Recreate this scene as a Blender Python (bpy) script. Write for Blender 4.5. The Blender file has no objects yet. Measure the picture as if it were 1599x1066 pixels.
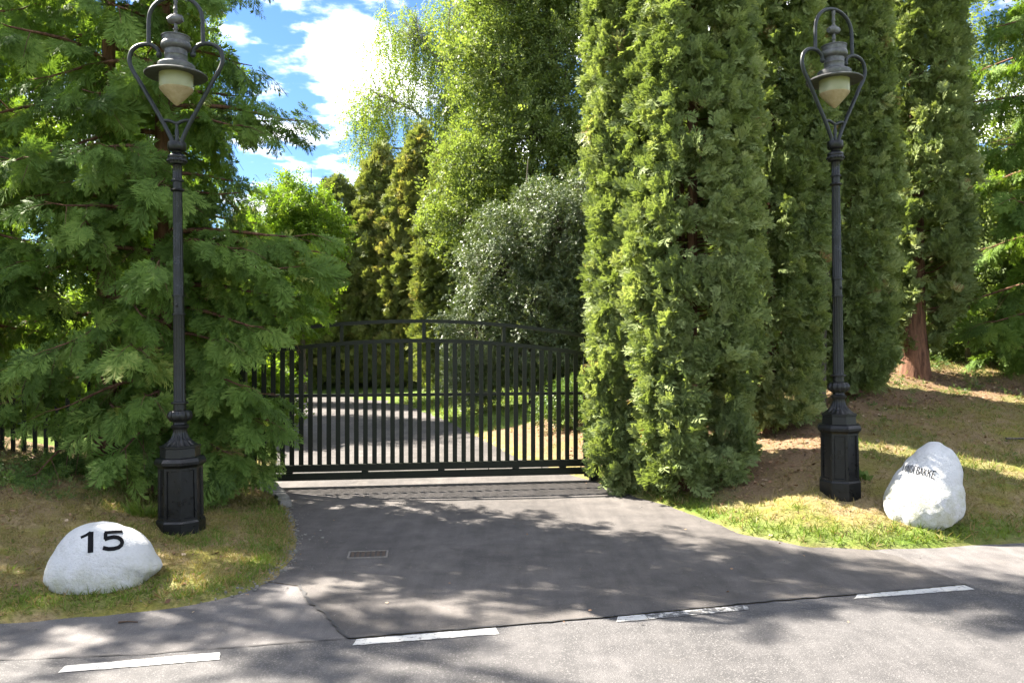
import bpy, bmesh, math, random
import numpy as np
from mathutils import Vector, Matrix
from mathutils.bvhtree import BVHTree
from mathutils.geometry import tessellate_polygon

rng = np.random.default_rng(7)
random.seed(7)
C = bpy.context.scene.collection
PI = math.pi

# ------------------------------------------------------------------ camera, world, sun, exposure
cam = bpy.data.objects.new('camera', bpy.data.cameras.new('camera'))
C.objects.link(cam)
cam.location = (0, 0, 1.65)
cam.rotation_euler = (PI / 2, 0, 0)
cam.data.sensor_width = 36
cam.data.lens = 28.0
cam.data.clip_end = 2000
bpy.context.scene.camera = cam

SUN_TRAVEL = Vector((0.90, -0.41, -1.0))
sun_el = math.atan2(1.0, math.hypot(0.90, 0.41))
sun_az = math.atan2(-0.90, 0.41)
W = bpy.data.worlds.new('World')
bpy.context.scene.world = W
W.use_nodes = True
nt = W.node_tree
nt.nodes.clear()
def wn(t): return nt.nodes.new(t)
sky = wn('ShaderNodeTexSky'); sky.sky_type = 'NISHITA'; sky.sun_disc = False
sky.sun_elevation = sun_el; sky.sun_rotation = sun_az; sky.air_density = 1.0; sky.dust_density = 0.3; sky.ozone_density = 1.0
tc = wn('ShaderNodeTexCoord')
sep = wn('ShaderNodeSeparateXYZ'); nt.links.new(tc.outputs['Generated'], sep.inputs[0])
mz = wn('ShaderNodeMath'); mz.operation = 'MAXIMUM'; mz.inputs[1].default_value = 0.0; nt.links.new(sep.outputs['Z'], mz.inputs[0])
mz2 = wn('ShaderNodeMath'); mz2.operation = 'ADD'; mz2.inputs[1].default_value = 0.12; nt.links.new(mz.outputs[0], mz2.inputs[0])
dx = wn('ShaderNodeMath'); dx.operation = 'DIVIDE'; nt.links.new(sep.outputs['X'], dx.inputs[0]); nt.links.new(mz2.outputs[0], dx.inputs[1])
dy = wn('ShaderNodeMath'); dy.operation = 'DIVIDE'; nt.links.new(sep.outputs['Y'], dy.inputs[0]); nt.links.new(mz2.outputs[0], dy.inputs[1])
cmb = wn('ShaderNodeCombineXYZ'); nt.links.new(dx.outputs[0], cmb.inputs['X']); nt.links.new(dy.outputs[0], cmb.inputs['Y'])
mp = wn('ShaderNodeMapping'); nt.links.new(cmb.outputs[0], mp.inputs[0]); mp.inputs['Location'].default_value = (3.07, 1.12, 0)
cn = wn('ShaderNodeTexNoise'); cn.inputs['Scale'].default_value = 2.1; cn.inputs['Detail'].default_value = 9; cn.inputs['Roughness'].default_value = 0.55
nt.links.new(mp.outputs[0], cn.inputs['Vector'])
cr = wn('ShaderNodeValToRGB'); cr.color_ramp.elements[0].position = 0.488; cr.color_ramp.elements[1].position = 0.63
cr.color_ramp.interpolation = 'EASE'
nt.links.new(cn.outputs['Fac'], cr.inputs[0])
mx = wn('ShaderNodeMixRGB'); nt.links.new(cr.outputs[0], mx.inputs['Fac'])
sat = wn('ShaderNodeHueSaturation'); sat.inputs['Saturation'].default_value = 1.15; sat.inputs['Value'].default_value = 1.0
nt.links.new(sky.outputs[0], sat.inputs['Color'])
mulb = wn('ShaderNodeMixRGB'); mulb.blend_type = 'MULTIPLY'; mulb.inputs[0].default_value = 1.0; mulb.inputs[2].default_value = (0.060, 0.073, 0.094, 1)
nt.links.new(sat.outputs[0], mulb.inputs[1]); nt.links.new(mulb.outputs[0], mx.inputs[1]); 
cl = wn('ShaderNodeTexNoise'); cl.inputs['Scale'].default_value = 4.5; cl.inputs['Detail'].default_value = 6; nt.links.new(mp.outputs[0], cl.inputs['Vector'])
cc = wn('ShaderNodeValToRGB'); cc.color_ramp.elements[0].position = 0.35; cc.color_ramp.elements[0].color = (1.3, 1.36, 1.46, 1); cc.color_ramp.elements[1].position = 0.6; cc.color_ramp.elements[1].color = (3.1, 3.06, 3.0, 1)
nt.links.new(cl.outputs['Fac'], cc.inputs[0]); nt.links.new(cc.outputs[0], mx.inputs[2])
bg = wn('ShaderNodeBackground'); bg.inputs['Strength'].default_value = 0.15
nt.links.new(mx.outputs[0], bg.inputs['Color'])
wo = wn('ShaderNodeOutputWorld'); nt.links.new(bg.outputs[0], wo.inputs[0])

sl = bpy.data.lights.new('sun', 'SUN'); sl.energy = 2.05; sl.angle = math.radians(0.5); sl.color = (1.0, 0.93, 0.82)
so = bpy.data.objects.new('sun', sl); C.objects.link(so)
so.rotation_euler = SUN_TRAVEL.to_track_quat('-Z', 'Y').to_euler(); so.location = (-10, 4, 20)
sc = bpy.context.scene
sc.view_settings.view_transform = 'Standard'; sc.view_settings.look = 'None'
sc.view_settings.gamma = 1.0; sc.view_settings.use_curve_mapping = False
sc.view_settings.exposure = 4.15
sc.render.engine = 'CYCLES'
sc.cycles.max_bounces = 14; sc.cycles.transparent_max_bounces = 8
sc.cycles.diffuse_bounces = 10; sc.cycles.glossy_bounces = 2; sc.cycles.transmission_bounces = 10
sc.cycles.caustics_reflective = False; sc.cycles.caustics_refractive = False

# ------------------------------------------------------------------ helpers
def tag(o, label=None, cat=None, group=None, kind=None):
    if label: o['label'] = label
    if cat: o['category'] = cat
    if group: o['group'] = group
    if kind: o['kind'] = kind
    return o
def empty(name, loc, rz=0, label=None, cat=None, group=None):
    o = bpy.data.objects.new(name, None); C.objects.link(o)
    o.location = loc; o.rotation_euler = (0, 0, rz)
    return tag(o, label, cat, group)
def link(name, me, mat=None, parent=None):
    o = bpy.data.objects.new(name, me); C.objects.link(o)
    if mat and not me.materials: me.materials.append(mat)
    if parent: o.parent = parent
    return o
def smooth(me, ang=40):
    if len(me.polygons):
        me.polygons.foreach_set('use_smooth', [True] * len(me.polygons))
        me.set_sharp_from_angle(angle=math.radians(ang))
def from_bm(name, bm, mat, parent=None, sm=None, loc=None):
    me = bpy.data.meshes.new(name); bm.normal_update(); bm.to_mesh(me); bm.free()
    if sm: smooth(me, sm)
    o = link(name, me, mat, parent)
    if loc: o.location = loc
    return o
def mesh_np(name, V, Q, attrs=None, sm=False):
    """V (N,3), Q (M,k) -> mesh, fast"""
    me = bpy.data.meshes.new(name)
    V = np.ascontiguousarray(V, np.float32); Q = np.ascontiguousarray(Q, np.int32)
    k = Q.shape[1]
    me.vertices.add(len(V)); me.vertices.foreach_set('co', V.ravel())
    me.loops.add(Q.size); me.loops.foreach_set('vertex_index', Q.ravel())
    me.polygons.add(len(Q)); me.polygons.foreach_set('loop_start', np.arange(0, Q.size, k, dtype=np.int32))
    if attrs:
        for n, a in attrs.items():
            at = me.attributes.new(n, 'FLOAT', 'POINT'); at.data.foreach_set('value', np.ascontiguousarray(a, np.float32))
    me.update(calc_edges=True)
    if sm: me.polygons.foreach_set('use_smooth', np.ones(len(Q), bool))
    return me
def add_box(bm, c, s, rz=0, bev=0):
    m = Matrix.Translation(c) @ Matrix.Rotation(rz, 4, 'Z') @ Matrix.Diagonal((s[0], s[1], s[2], 1))
    r = bmesh.ops.create_cube(bm, size=1, matrix=m)
    if bev:
        es = list({e for v in r['verts'] for e in v.link_edges})
        bmesh.ops.bevel(bm, geom=es, offset=bev, segments=1, affect='EDGES')
def lathe(bm, prof, n=32, flute=None, cx=0, cy=0, rot=0.0, cap=True):
    """prof: list of (r, z) bottom to top, optional third value = flute depth"""
    rings = []
    for p in prof:
        r, z = p[0], p[1]; fd = p[2] if len(p) > 2 else 0
        ring = []
        for i in range(n):
            a = 2 * PI * i / n + rot
            rr = r
            if fd and flute: rr = r * (1 - fd * (0.5 + 0.5 * math.cos(flute * (a - rot))))
            ring.append(bm.verts.new((cx + rr * math.cos(a), cy + rr * math.sin(a), z)))
        rings.append(ring)
    for a, b in zip(rings, rings[1:]):
        for i in range(n):
            bm.faces.new((a[i], a[(i + 1) % n], b[(i + 1) % n], b[i]))
    if cap:
        bm.faces.new(list(reversed(rings[0]))); bm.faces.new(rings[-1])
    return rings
def add_tube(bm, pts, rad, n=10, cap=True):
    pts = [Vector(p) for p in pts]
    if not hasattr(rad, '__len__'): rad = [rad] * len(pts)
    rings = []; up = Vector((0, 1, 0.01))
    for i, p in enumerate(pts):
        t = (pts[min(i + 1, len(pts) - 1)] - pts[max(i - 1, 0)]).normalized()
        u = up - t * up.dot(t)
        if u.length < 1e-3: u = Vector((1, 0, 0)) - t * t.x
        u.normalize(); up = u; w = t.cross(u)
        rings.append([bm.verts.new(p + (u * math.cos(2 * PI * k / n) + w * math.sin(2 * PI * k / n)) * rad[i]) for k in range(n)])
    for a, b in zip(rings, rings[1:]):
        for k in range(n): bm.faces.new((a[k], a[(k + 1) % n], b[(k + 1) % n], b[k]))
    if cap:
        bm.faces.new(list(reversed(rings[0]))); bm.faces.new(rings[-1])
def spline(pts, n=8):
    out = []; P = [Vector(p) for p in pts]
    for i in range(len(P) - 1):
        p0, p1, p2, p3 = P[max(i - 1, 0)], P[i], P[i + 1], P[min(i + 2, len(P) - 1)]
        for k in range(n):
            t = k / n
            out.append(0.5 * ((2 * p1) + (p2 - p0) * t + (2 * p0 - 5 * p1 + 4 * p2 - p3) * t * t + (3 * p1 - p0 - 3 * p2 + p3) * t ** 3))
    out.append(P[-1]); return out
# --- value noise
_T = np.random.default_rng(3).random((64, 64, 16)).astype(np.float32)
def vnoise(x, y, z=None, f=1.0):
    x = np.asarray(x) * f; y = np.asarray(y) * f; z = np.zeros_like(x) if z is None else np.asarray(z) * f
    xi, yi, zi = np.floor(x).astype(int), np.floor(y).astype(int), np.floor(z).astype(int)
    fx, fy, fz = x - xi, y - yi, z - zi
    fx, fy, fz = [t * t * (3 - 2 * t) for t in (fx, fy, fz)]
    r = 0
    for a in (0, 1):
        for b in (0, 1):
            for c in (0, 1):
                w = (fx if a else 1 - fx) * (fy if b else 1 - fy) * (fz if c else 1 - fz)
                r = r + w * _T[(xi + a) % 64, (yi + b) % 64, (zi + c) % 16]
    return r
def fbm(x, y, z=None, f=1.0, o=4):
    s = 0; a = 0.5; t = 0
    for i in range(o):
        s = s + a * vnoise(np.asarray(x) + 17.3 * i, np.asarray(y) + 5.1 * i, None if z is None else np.asarray(z) + 3.7 * i, f); t += a; a *= 0.5; f *= 2.03
    return s / t

# ------------------------------------------------------------------ materials
def mat(name):
    m = bpy.data.materials.new(name); m.use_nodes = True
    t = m.node_tree; b = t.nodes['Principled BSDF']
    return m, t, b
def N(t, typ, **kw):
    n = t.nodes.new(typ)
    for k, v in kw.items():
        if k in n.inputs: n.inputs[k].default_value = v
        else: setattr(n, k, v)
    return n
def ramp(t, src, stops):
    r = N(t, 'ShaderNodeValToRGB'); e = r.color_ramp.elements
    while len(e) < len(stops): e.new(0.5)
    for q, (p, c) in zip(e, stops):
        q.position = p; q.color = (*c, 1) if len(c) == 3 else c
    t.links.new(src, r.inputs[0]); return r
def mixc(t, fac, a, b, mode='MIX'):
    m = N(t, 'ShaderNodeMixRGB'); m.blend_type = mode
    for s, v in ((0, fac), (1, a), (2, b)):
        if hasattr(v, 'is_output') or hasattr(v, 'links'): t.links.new(v, m.inputs[s])
        elif s == 0: m.inputs[0].default_value = v
        else: m.inputs[s].default_value = (*v, 1)
    return m.outputs[0]
def objco(t): return N(t, 'ShaderNodeTexCoord').outputs['Object']
def noise(t, co, scale, detail=4, rough=0.5):
    n = N(t, 'ShaderNodeTexNoise', Scale=scale, Detail=detail, Roughness=rough); t.links.new(co, n.inputs['Vector']); return n.outputs['Fac']
def bump(t, b, h, strength=0.3, dist=0.01):
    n = N(t, 'ShaderNodeBump', Strength=strength, Distance=dist); t.links.new(h, n.inputs['Height']); t.links.new(n.outputs[0], b.inputs['Normal'])

def leaf_mat(name, stops, trans=0.35, rough=0.6, spec=0.15, tcol=None):
    m, t, b = mat(name)
    a = N(t, 'ShaderNodeAttribute', attribute_name='tint')
    a2 = N(t, 'ShaderNodeAttribute', attribute_name='tuft_tint'); a2.attribute_type = 'INSTANCER'
    sm_ = N(t, 'ShaderNodeMath', operation='ADD'); t.links.new(a.outputs['Fac'], sm_.inputs[0]); t.links.new(a2.outputs['Fac'], sm_.inputs[1])
    r = ramp(t, sm_.outputs[0], stops)
    t.links.new(r.outputs[0], b.inputs['Base Color'])
    b.inputs['Roughness'].default_value = rough; b.inputs['Specular IOR Level'].default_value = spec
    tr = N(t, 'ShaderNodeBsdfTranslucent')
    tcx = mixc(t, 1.0, r.outputs[0], tcol or (1.25, 1.3, 0.5), 'MULTIPLY')
    t.links.new(tcx, tr.inputs['Color'])
    mixs = N(t, 'ShaderNodeMixShader'); mixs.inputs[0].default_value = trans
    t.links.new(b.outputs[0], mixs.inputs[1]); t.links.new(tr.outputs[0], mixs.inputs[2])
    t.links.new(mixs.outputs[0], t.nodes['Material Output'].inputs['Surface'])
    return m

M = {}
def asphalt(name, base, var, speck, speck_amt, stain):
    m, t, b = mat(name); co = objco(t)
    big = noise(t, co, 0.7, 6, 0.6)
    mid = noise(t, co, 5.0, 5, 0.6)
    fine = noise(t, co, 180.0, 2, 0.7)
    vo = N(t, 'ShaderNodeTexVoronoi', Scale=150.0); t.links.new(co, vo.inputs['Vector'])
    c1 = ramp(t, big, [(0.35, [x * (1 - var) for x in base]), (0.65, [x * (1 + var) for x in base])]).outputs[0]
    c2 = mixc(t, 0.75, c1, ramp(t, mid, [(0.3, (0.35, 0.35, 0.35)), (0.7, (0.68, 0.67, 0.66))]).outputs[0], 'OVERLAY')
    c3 = mixc(t, 0.8, c2, ramp(t, fine, [(0.3, (0.28, 0.28, 0.28)), (0.7, (0.72, 0.72, 0.72))]).outputs[0], 'OVERLAY')
    ms_ = N(t, 'ShaderNodeMapping'); ms_.inputs['Scale'].default_value = (7.0, 0.6, 1.0); ms_.inputs['Rotation'].default_value = (0, 0, 0.12); t.links.new(co, ms_.inputs[0])
    c3 = mixc(t, 0.55, c3, ramp(t, noise(t, ms_.outputs[0], 1.3, 7, 0.65), [(0.32, (0.36, 0.36, 0.36)), (0.68, (0.66, 0.655, 0.65))]).outputs[0], 'OVERLAY')
    sel = ramp(t, vo.outputs['Color'], [(1 - speck_amt - 0.03, (0, 0, 0)), (1 - speck_amt, (1, 1, 1))]).outputs[0]
    c4 = mixc(t, sel, c3, speck)
    st = ramp(t, noise(t, co, 2.1, 8, 0.7), [(0.57, (0, 0, 0)), (0.72, (1, 1, 1))]).outputs[0]
    stf = N(t, 'ShaderNodeMath', operation='MULTIPLY'); t.links.new(st, stf.inputs[0]); stf.inputs[1].default_value = stain
    c5 = mixc(t, stf.outputs[0], c4, (0.13, 0.115, 0.10))
    t.links.new(c5, b.inputs['Base Color']); b.inputs['Roughness'].default_value = 0.85; b.inputs['Specular IOR Level'].default_value = 0.3
    bump(t, b, vo.outputs['Distance'], 0.5, 0.004)
    return m
M['driveway'] = asphalt('driveway_asphalt', (0.068, 0.0615, 0.0575), 0.20, (0.14, 0.13, 0.125), 0.04, 0.6)
M['shoulder'] = asphalt('shoulder_asphalt', (0.088, 0.082, 0.080), 0.13, (0.15, 0.14, 0.135), 0.08, 0.3)
M['road'] = asphalt('road_asphalt', (0.060, 0.0575, 0.0575), 0.18, (0.105, 0.10, 0.098), 0.22, 0.25)

m, t, b = mat('road_paint'); co = objco(t)
w = ramp(t, noise(t, co, 40, 5, 0.7), [(0.36, (0.14, 0.135, 0.13)), (0.46, (0.42, 0.41, 0.385))]).outputs[0]
t.links.new(w, b.inputs['Base Color']); b.inputs['Roughness'].default_value = 0.7; M['paint'] = m
m, t, b = mat('worn_road_paint'); co = objco(t)
w = ramp(t, noise(t, co, 22, 6, 0.75), [(0.50, (0.07, 0.067, 0.066)), (0.56, (0.36, 0.35, 0.33))]).outputs[0]
t.links.new(w, b.inputs['Base Color']); b.inputs['Roughness'].default_value = 0.75; M['worn_paint'] = m

m, t, b = mat('ground_soil'); co = objco(t)
am = N(t, 'ShaderNodeAttribute', attribute_name='mulch'); ag = N(t, 'ShaderNodeAttribute', attribute_name='green')
n1 = noise(t, co, 3.0, 8, 0.65); n2 = noise(t, co, 45.0, 4, 0.7); n3 = noise(t, co, 11.0, 5, 0.6)
dry = ramp(t, n2, [(0.25, (0.085, 0.062, 0.034)), (0.5, (0.20, 0.15, 0.078)), (0.75, (0.30, 0.235, 0.13))]).outputs[0]
moss = ramp(t, n2, [(0.25, (0.08, 0.080, 0.018)), (0.75, (0.22, 0.195, 0.05))]).outputs[0]
c = mixc(t, ramp(t, n1, [(0.42, (0, 0, 0)), (0.6, (1, 1, 1))]).outputs[0], dry, moss)
mul = ramp(t, n2, [(0.25, (0.06, 0.040, 0.025)), (0.55, (0.17, 0.112, 0.066)), (0.78, (0.30, 0.21, 0.135))]).outputs[0]
c = mixc(t, am.outputs['Fac'], c, mul)
gr = ramp(t, n3, [(0.3, (0.05, 0.085, 0.015)), (0.7, (0.11, 0.17, 0.03))]).outputs[0]
c = mixc(t, ag.outputs['Fac'], c, gr)
t.links.new(c, b.inputs['Base Color']); b.inputs['Roughness'].default_value = 0.95; b.inputs['Specular IOR Level'].default_value = 0.1
bump(t, b, n2, 0.9, 0.02); M['ground'] = m

m, t, b = mat('black_paint'); co = objco(t)
c = ramp(t, noise(t, co, 30, 6, 0.7), [(0.35, (0.0035, 0.0037, 0.004)), (0.7, (0.008, 0.0084, 0.009))]).outputs[0]
t.links.new(c, b.inputs['Base Color'])
rr = ramp(t, noise(t, co, 14, 5, 0.6), [(0.35, (0.24, 0.24, 0.24)), (0.7, (0.5, 0.5, 0.5))]).outputs[0]
t.links.new(rr, b.inputs['Roughness']); bump(t, b, noise(t, co, 90, 3), 0.15, 0.002); b.inputs['Specular IOR Level'].default_value = 0.3; M['black'] = m
m, t, b = mat('blue_black_paint'); co = objco(t)
c = ramp(t, noise(t, co, 30, 6, 0.7), [(0.35, (0.010, 0.0125, 0.014)), (0.7, (0.020, 0.024, 0.026))]).outputs[0]
t.links.new(c, b.inputs['Base Color']); b.inputs['Roughness'].default_value = 0.42; b.inputs['Specular IOR Level'].default_value = 0.3; M['arm'] = m
m, t, b = mat('weathered_copper'); co = objco(t)
c = ramp(t, noise(t, co, 25, 7, 0.7), [(0.3, (0.045, 0.042, 0.045)), (0.55, (0.085, 0.085, 0.085)), (0.75, (0.12, 0.14, 0.14))]).outputs[0]
t.links.new(c, b.inputs['Base Color']); b.inputs['Roughness'].default_value = 0.5; b.inputs['Metallic'].default_value = 0.35; M['lantern'] = m
m, t, b = mat('gate_paint'); co = objco(t)
c = ramp(t, noise(t, co, 8, 5, 0.6), [(0.3, (0.0095, 0.0112, 0.0062)), (0.7, (0.0145, 0.0168, 0.0092))]).outputs[0]
t.links.new(c, b.inputs['Base Color']); b.inputs['Roughness'].default_value = 0.45; b.inputs['Specular IOR Level'].default_value = 0.2; M['gate'] = m
# lamp glass
m, t, b = mat('lamp_glass'); co = objco(t)
b.inputs['Base Color'].default_value = (0.66, 0.66, 0.42, 1); b.inputs['Roughness'].default_value = 0.12; b.inputs['Transmission Weight'].default_value = 0.6; b.inputs['IOR'].default_value = 1.2; M['glass'] = m
m, t, b = mat('frosted_lamp_glass'); co = objco(t)
c = ramp(t, noise(t, co, 22, 6, 0.7), [(0.3, (0.46, 0.36, 0.20)), (0.65, (0.62, 0.52, 0.34))]).outputs[0]
t.links.new(c, b.inputs['Base Color']); b.inputs['Roughness'].default_value = 0.3
tr = N(t, 'ShaderNodeBsdfTranslucent'); t.links.new(c, tr.inputs['Color'])
ms = N(t, 'ShaderNodeMixShader'); ms.inputs[0].default_value = 0.5
t.links.new(b.outputs[0], ms.inputs[1]); t.links.new(tr.outputs[0], ms.inputs[2]); t.links.new(ms.outputs[0], t.nodes['Material Output'].inputs['Surface']); M['frost'] = m
m, t, b = mat('whitewashed_stone'); co = objco(t)
n1 = noise(t, co, 14, 7, 0.7); sepz = N(t, 'ShaderNodeSeparateXYZ'); t.links.new(co, sepz.inputs[0])
c = ramp(t, n1, [(0.28, (0.40, 0.40, 0.39)), (0.5, (0.51, 0.51, 0.51))]).outputs[0]
ad = N(t, 'ShaderNodeAttribute', attribute_name='grime')
gf = N(t, 'ShaderNodeMath', operation='MULTIPLY'); t.links.new(ad.outputs['Fac'], gf.inputs[0])
t.links.new(ramp(t, noise(t, co, 9, 6, 0.7), [(0.4, (0, 0, 0)), (0.62, (1, 1, 1))]).outputs[0], gf.inputs[1])
c = mixc(t, gf.outputs[0], c, (0.36, 0.36, 0.27))
t.links.new(c, b.inputs['Base Color']); b.inputs['Roughness'].default_value = 0.75; bump(t, b, noise(t, co, 55, 6, 0.7), 0.9, 0.02); M['white_rock'] = m
m, t, b = mat('black_lettering'); co = objco(t)
c = ramp(t, noise(t, co, 60, 6, 0.8), [(0.33, (0.009, 0.009, 0.010)), (0.45, (0.003, 0.003, 0.004))]).outputs[0]
t.links.new(c, b.inputs['Base Color']); b.inputs['Roughness'].default_value = 0.7; b.inputs['Specular IOR Level'].default_value = 0.1; M['letter'] = m
m, t, b = mat('granite'); co = objco(t)
c = ramp(t, noise(t, co, 30, 6, 0.7), [(0.3, (0.085, 0.08, 0.070)), (0.7, (0.20, 0.19, 0.17))]).outputs[0]
t.links.new(c, b.inputs['Base Color']); b.inputs['Roughness'].default_value = 0.85; bump(t, b, noise(t, co, 50, 5), 0.5, 0.01); M['stone'] = m
m, t, b = mat('rusty_iron'); co = objco(t)
c = ramp(t, noise(t, co, 40, 6, 0.7), [(0.3, (0.030, 0.020, 0.013)), (0.7, (0.085, 0.052, 0.032))]).outputs[0]
t.links.new(c, b.inputs['Base Color']); b.inputs['Roughness'].default_value = 0.7; b.inputs['Metallic'].default_value = 0.3; M['rust'] = m
m, t, b = mat('worn_iron_frame'); co = objco(t)
c = ramp(t, noise(t, co, 40, 6, 0.7), [(0.3, (0.10, 0.088, 0.075)), (0.7, (0.17, 0.15, 0.13))]).outputs[0]
t.links.new(c, b.inputs['Base Color']); b.inputs['Roughness'].default_value = 0.75; M['rust_pale'] = m
m, t, b = mat('white_metal'); b.inputs['Base Color'].default_value = (0.7, 0.7, 0.68, 1); b.inputs['Roughness'].default_value = 0.5; M['white'] = m
def bark(name, a, c2, sx=14):
    m, t, b = mat(name); co = objco(t)
    mpn = N(t, 'ShaderNodeMapping'); mpn.inputs['Scale'].default_value = (sx, sx, 2.0); t.links.new(co, mpn.inputs[0])
    n = noise(t, mpn.outputs[0], 1.6, 7, 0.65)
    t.links.new(ramp(t, n, [(0.32, a), (0.66, c2)]).outputs[0], b.inputs['Base Color']); b.inputs['Roughness'].default_value = 0.9; b.inputs['Specular IOR Level'].default_value = 0.15
    bump(t, b, n, 0.9, 0.03); return m
M['bark_red'] = bark('reddish_bark', (0.05, 0.026, 0.017), (0.20, 0.105, 0.065))
M['bark_grey'] = bark('grey_bark', (0.035, 0.03, 0.024), (0.14, 0.12, 0.095))
M['bark_birch'] = bark('birch_bark', (0.09, 0.08, 0.07), (0.42, 0.40, 0.36), 6)
M['pole_wood'] = bark('mossy_pole_wood', (0.05, 0.045, 0.022), (0.11, 0.095, 0.05), 8)
M['cedar'] = leaf_mat('cedar_foliage', [(0.0, (0.047, 0.083, 0.021)), (0.45, (0.125, 0.202, 0.043)), (0.8, (0.195, 0.271, 0.062)), (0.93, (0.312, 0.331, 0.095)), (1.0, (0.374, 0.322, 0.114))], 0.42)
M['cypress'] = leaf_mat('cypress_foliage', [(0.0, (0.063, 0.085, 0.032)), (0.4, (0.158, 0.204, 0.072)), (0.75, (0.270, 0.310, 0.135)), (0.95, (0.369, 0.388, 0.195)), (1.0, (0.270, 0.184, 0.100))], 0.30)
M['yew'] = leaf_mat('hedge_conifer_foliage', [(0.0, (0.059, 0.082, 0.028)), (0.5, (0.153, 0.187, 0.066)), (0.85, (0.234, 0.250, 0.090)), (1.0, (0.324, 0.278, 0.110))], 0.28)
M['fir'] = leaf_mat('dark_fir_foliage', [(0.0, (0.018, 0.031, 0.018)), (1.0, (0.055, 0.075, 0.039))], 0.15)
M['birch'] = leaf_mat('birch_foliage', [(0.0, (0.095, 0.141, 0.032)), (0.6, (0.172, 0.228, 0.055)), (1.0, (0.275, 0.310, 0.090))], 0.5, 0.5)
M['beech'] = leaf_mat('beech_foliage', [(0.0, (0.071, 0.104, 0.030)), (0.6, (0.139, 0.180, 0.058)), (1.0, (0.227, 0.257, 0.090))], 0.45, 0.5)
M['holly'] = leaf_mat('holly_foliage', [(0.0, (0.045, 0.070, 0.026)), (0.6, (0.105, 0.140, 0.058)), (1.0, (0.20, 0.215, 0.10))], 0.2, 0.45, 0.5)
M['bright'] = leaf_mat('young_leaf_foliage', [(0.0, (0.069, 0.125, 0.014)), (0.6, (0.128, 0.205, 0.026)), (1.0, (0.216, 0.274, 0.042))], 0.5, 0.5)
M['ivy'] = leaf_mat('ivy_foliage', [(0.0, (0.035, 0.070, 0.017)), (0.6, (0.084, 0.140, 0.034)), (1.0, (0.196, 0.252, 0.063))], 0.25, 0.35)
M['grass'] = leaf_mat('grass_blades', [(0.0, (0.112, 0.076, 0.034)), (0.35, (0.272, 0.208, 0.104)), (0.5, (0.192, 0.160, 0.048)), (0.65, (0.112, 0.124, 0.024)), (1.0, (0.112, 0.184, 0.024))], 0.3, 0.6, 0.2)
M['litter'] = leaf_mat('dry_leaf_litter', [(0.0, (0.06, 0.032, 0.018)), (0.5, (0.17, 0.088, 0.048)), (0.85, (0.30, 0.185, 0.11)), (1.0, (0.42, 0.33, 0.24))], 0.15, 0.6, 0.2)

# ------------------------------------------------------------------ plan of the place (metres; x right, y away from the road, z up)
PL = [(-60, -10.0), (-12, 2.35), (-3.005, 4.676), (-2.498, 4.785), (-2.0, 4.982), (-1.76, 5.24), (-1.66, 5.50), (-1.65, 5.93), (-1.74, 6.48), (-1.99, 7.28), (-2.32, 8.145), (-2.607, 8.661),
      (-2.85, 9.1), (-3.25, 11.0), (-4.3, 14.5), (-6.6, 18.2), (-10.5, 20.6), (-20, 22.0), (-45, 22.5)]
PR = [(60, 20.9), (12, 8.6), (4.201, 6.537), (3.509, 6.414), (2.795, 6.316), (2.323, 6.414), (1.97, 6.797), (1.817, 7.279), (1.641, 7.834), (1.35, 8.378), (1.162, 8.734), (0.983, 9.373),
      (0.576, 10.161), (0.095, 11.216), (-0.537, 13.504), (-1.544, 17.2), (-2.658, 20.4), (-3.973, 23.0), (-5.159, 24.3), (-7.5, 25.3), (-20, 26.0), (-45, 26.5)]
SEAM_L = [(-60, -10.2), (-12, 1.8), (-2.654, 4.13), (-2.015, 4.19), (-1.566, 4.285), (-0.905, 4.424)]
SEAM_M = [(-0.905, 4.424), (-0.072, 4.613), (0.637, 4.785), (1.539, 5.031), (2.258, 5.196), (3.085, 5.402)]
SEAM_R = [(3.085, 5.402), (3.546, 5.518), (12, 7.6), (60, 19.6)]
CRACK = [(-1.432, 5.373), (-1.311, 5.106), (-1.151, 4.864), (-1.043, 4.644), (-0.905, 4.424)]
RSH = [(2.795, 6.316), (2.958, 6.127), (3.007, 5.75), (3.085, 5.402)]
NEAR = [(60, 13.2), (-60, -17.2)]
def pdist(x, y, P):
    d = np.full(x.shape, 1e9)
    for (ax, ay), (bx, by) in zip(P, P[1:]):
        vx, vy = bx - ax, by - ay; L = vx * vx + vy * vy
        tt = np.clip(((x - ax) * vx + (y - ay) * vy) / L, 0, 1)
        d = np.minimum(d, np.hypot(x - ax - tt * vx, y - ay - tt * vy))
    return d
def inside(x, y, P):
    r = np.zeros(x.shape, bool); n = len(P)
    for i in range(n):
        (ax, ay), (bx, by) = P[i], P[(i + 1) % n]
        if ay == by: continue
        r ^= ((ay > y) != (by > y)) & (x < (bx - ax) * (y - ay) / (by - ay) + ax)
    return r
PAVED = PL + PR[::-1] + NEAR
def near_edge(x, y): # verge behind the camera
    return pdist(x, y, [NEAR[1], NEAR[0]])
def ss(a, b, x):
    t = np.clip((x - a) / (b - a), 0, 1); return t * t * (3 - 2 * t)
def ground_info(x, y):
    x = np.asarray(x, float); y = np.asarray(y, float)
    dl, dr, dn = pdist(x, y, PL), pdist(x, y, PR), near_edge(x, y)
    ins = inside(x, y, PAVED)
    d = np.minimum(np.minimum(dl, dr), dn)
    d = np.where(ins, -d, d)
    side = np.where((dl <= dr) & (dl <= dn), 0, np.where(dr <= dn, 1, 2))
    return d, side
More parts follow.
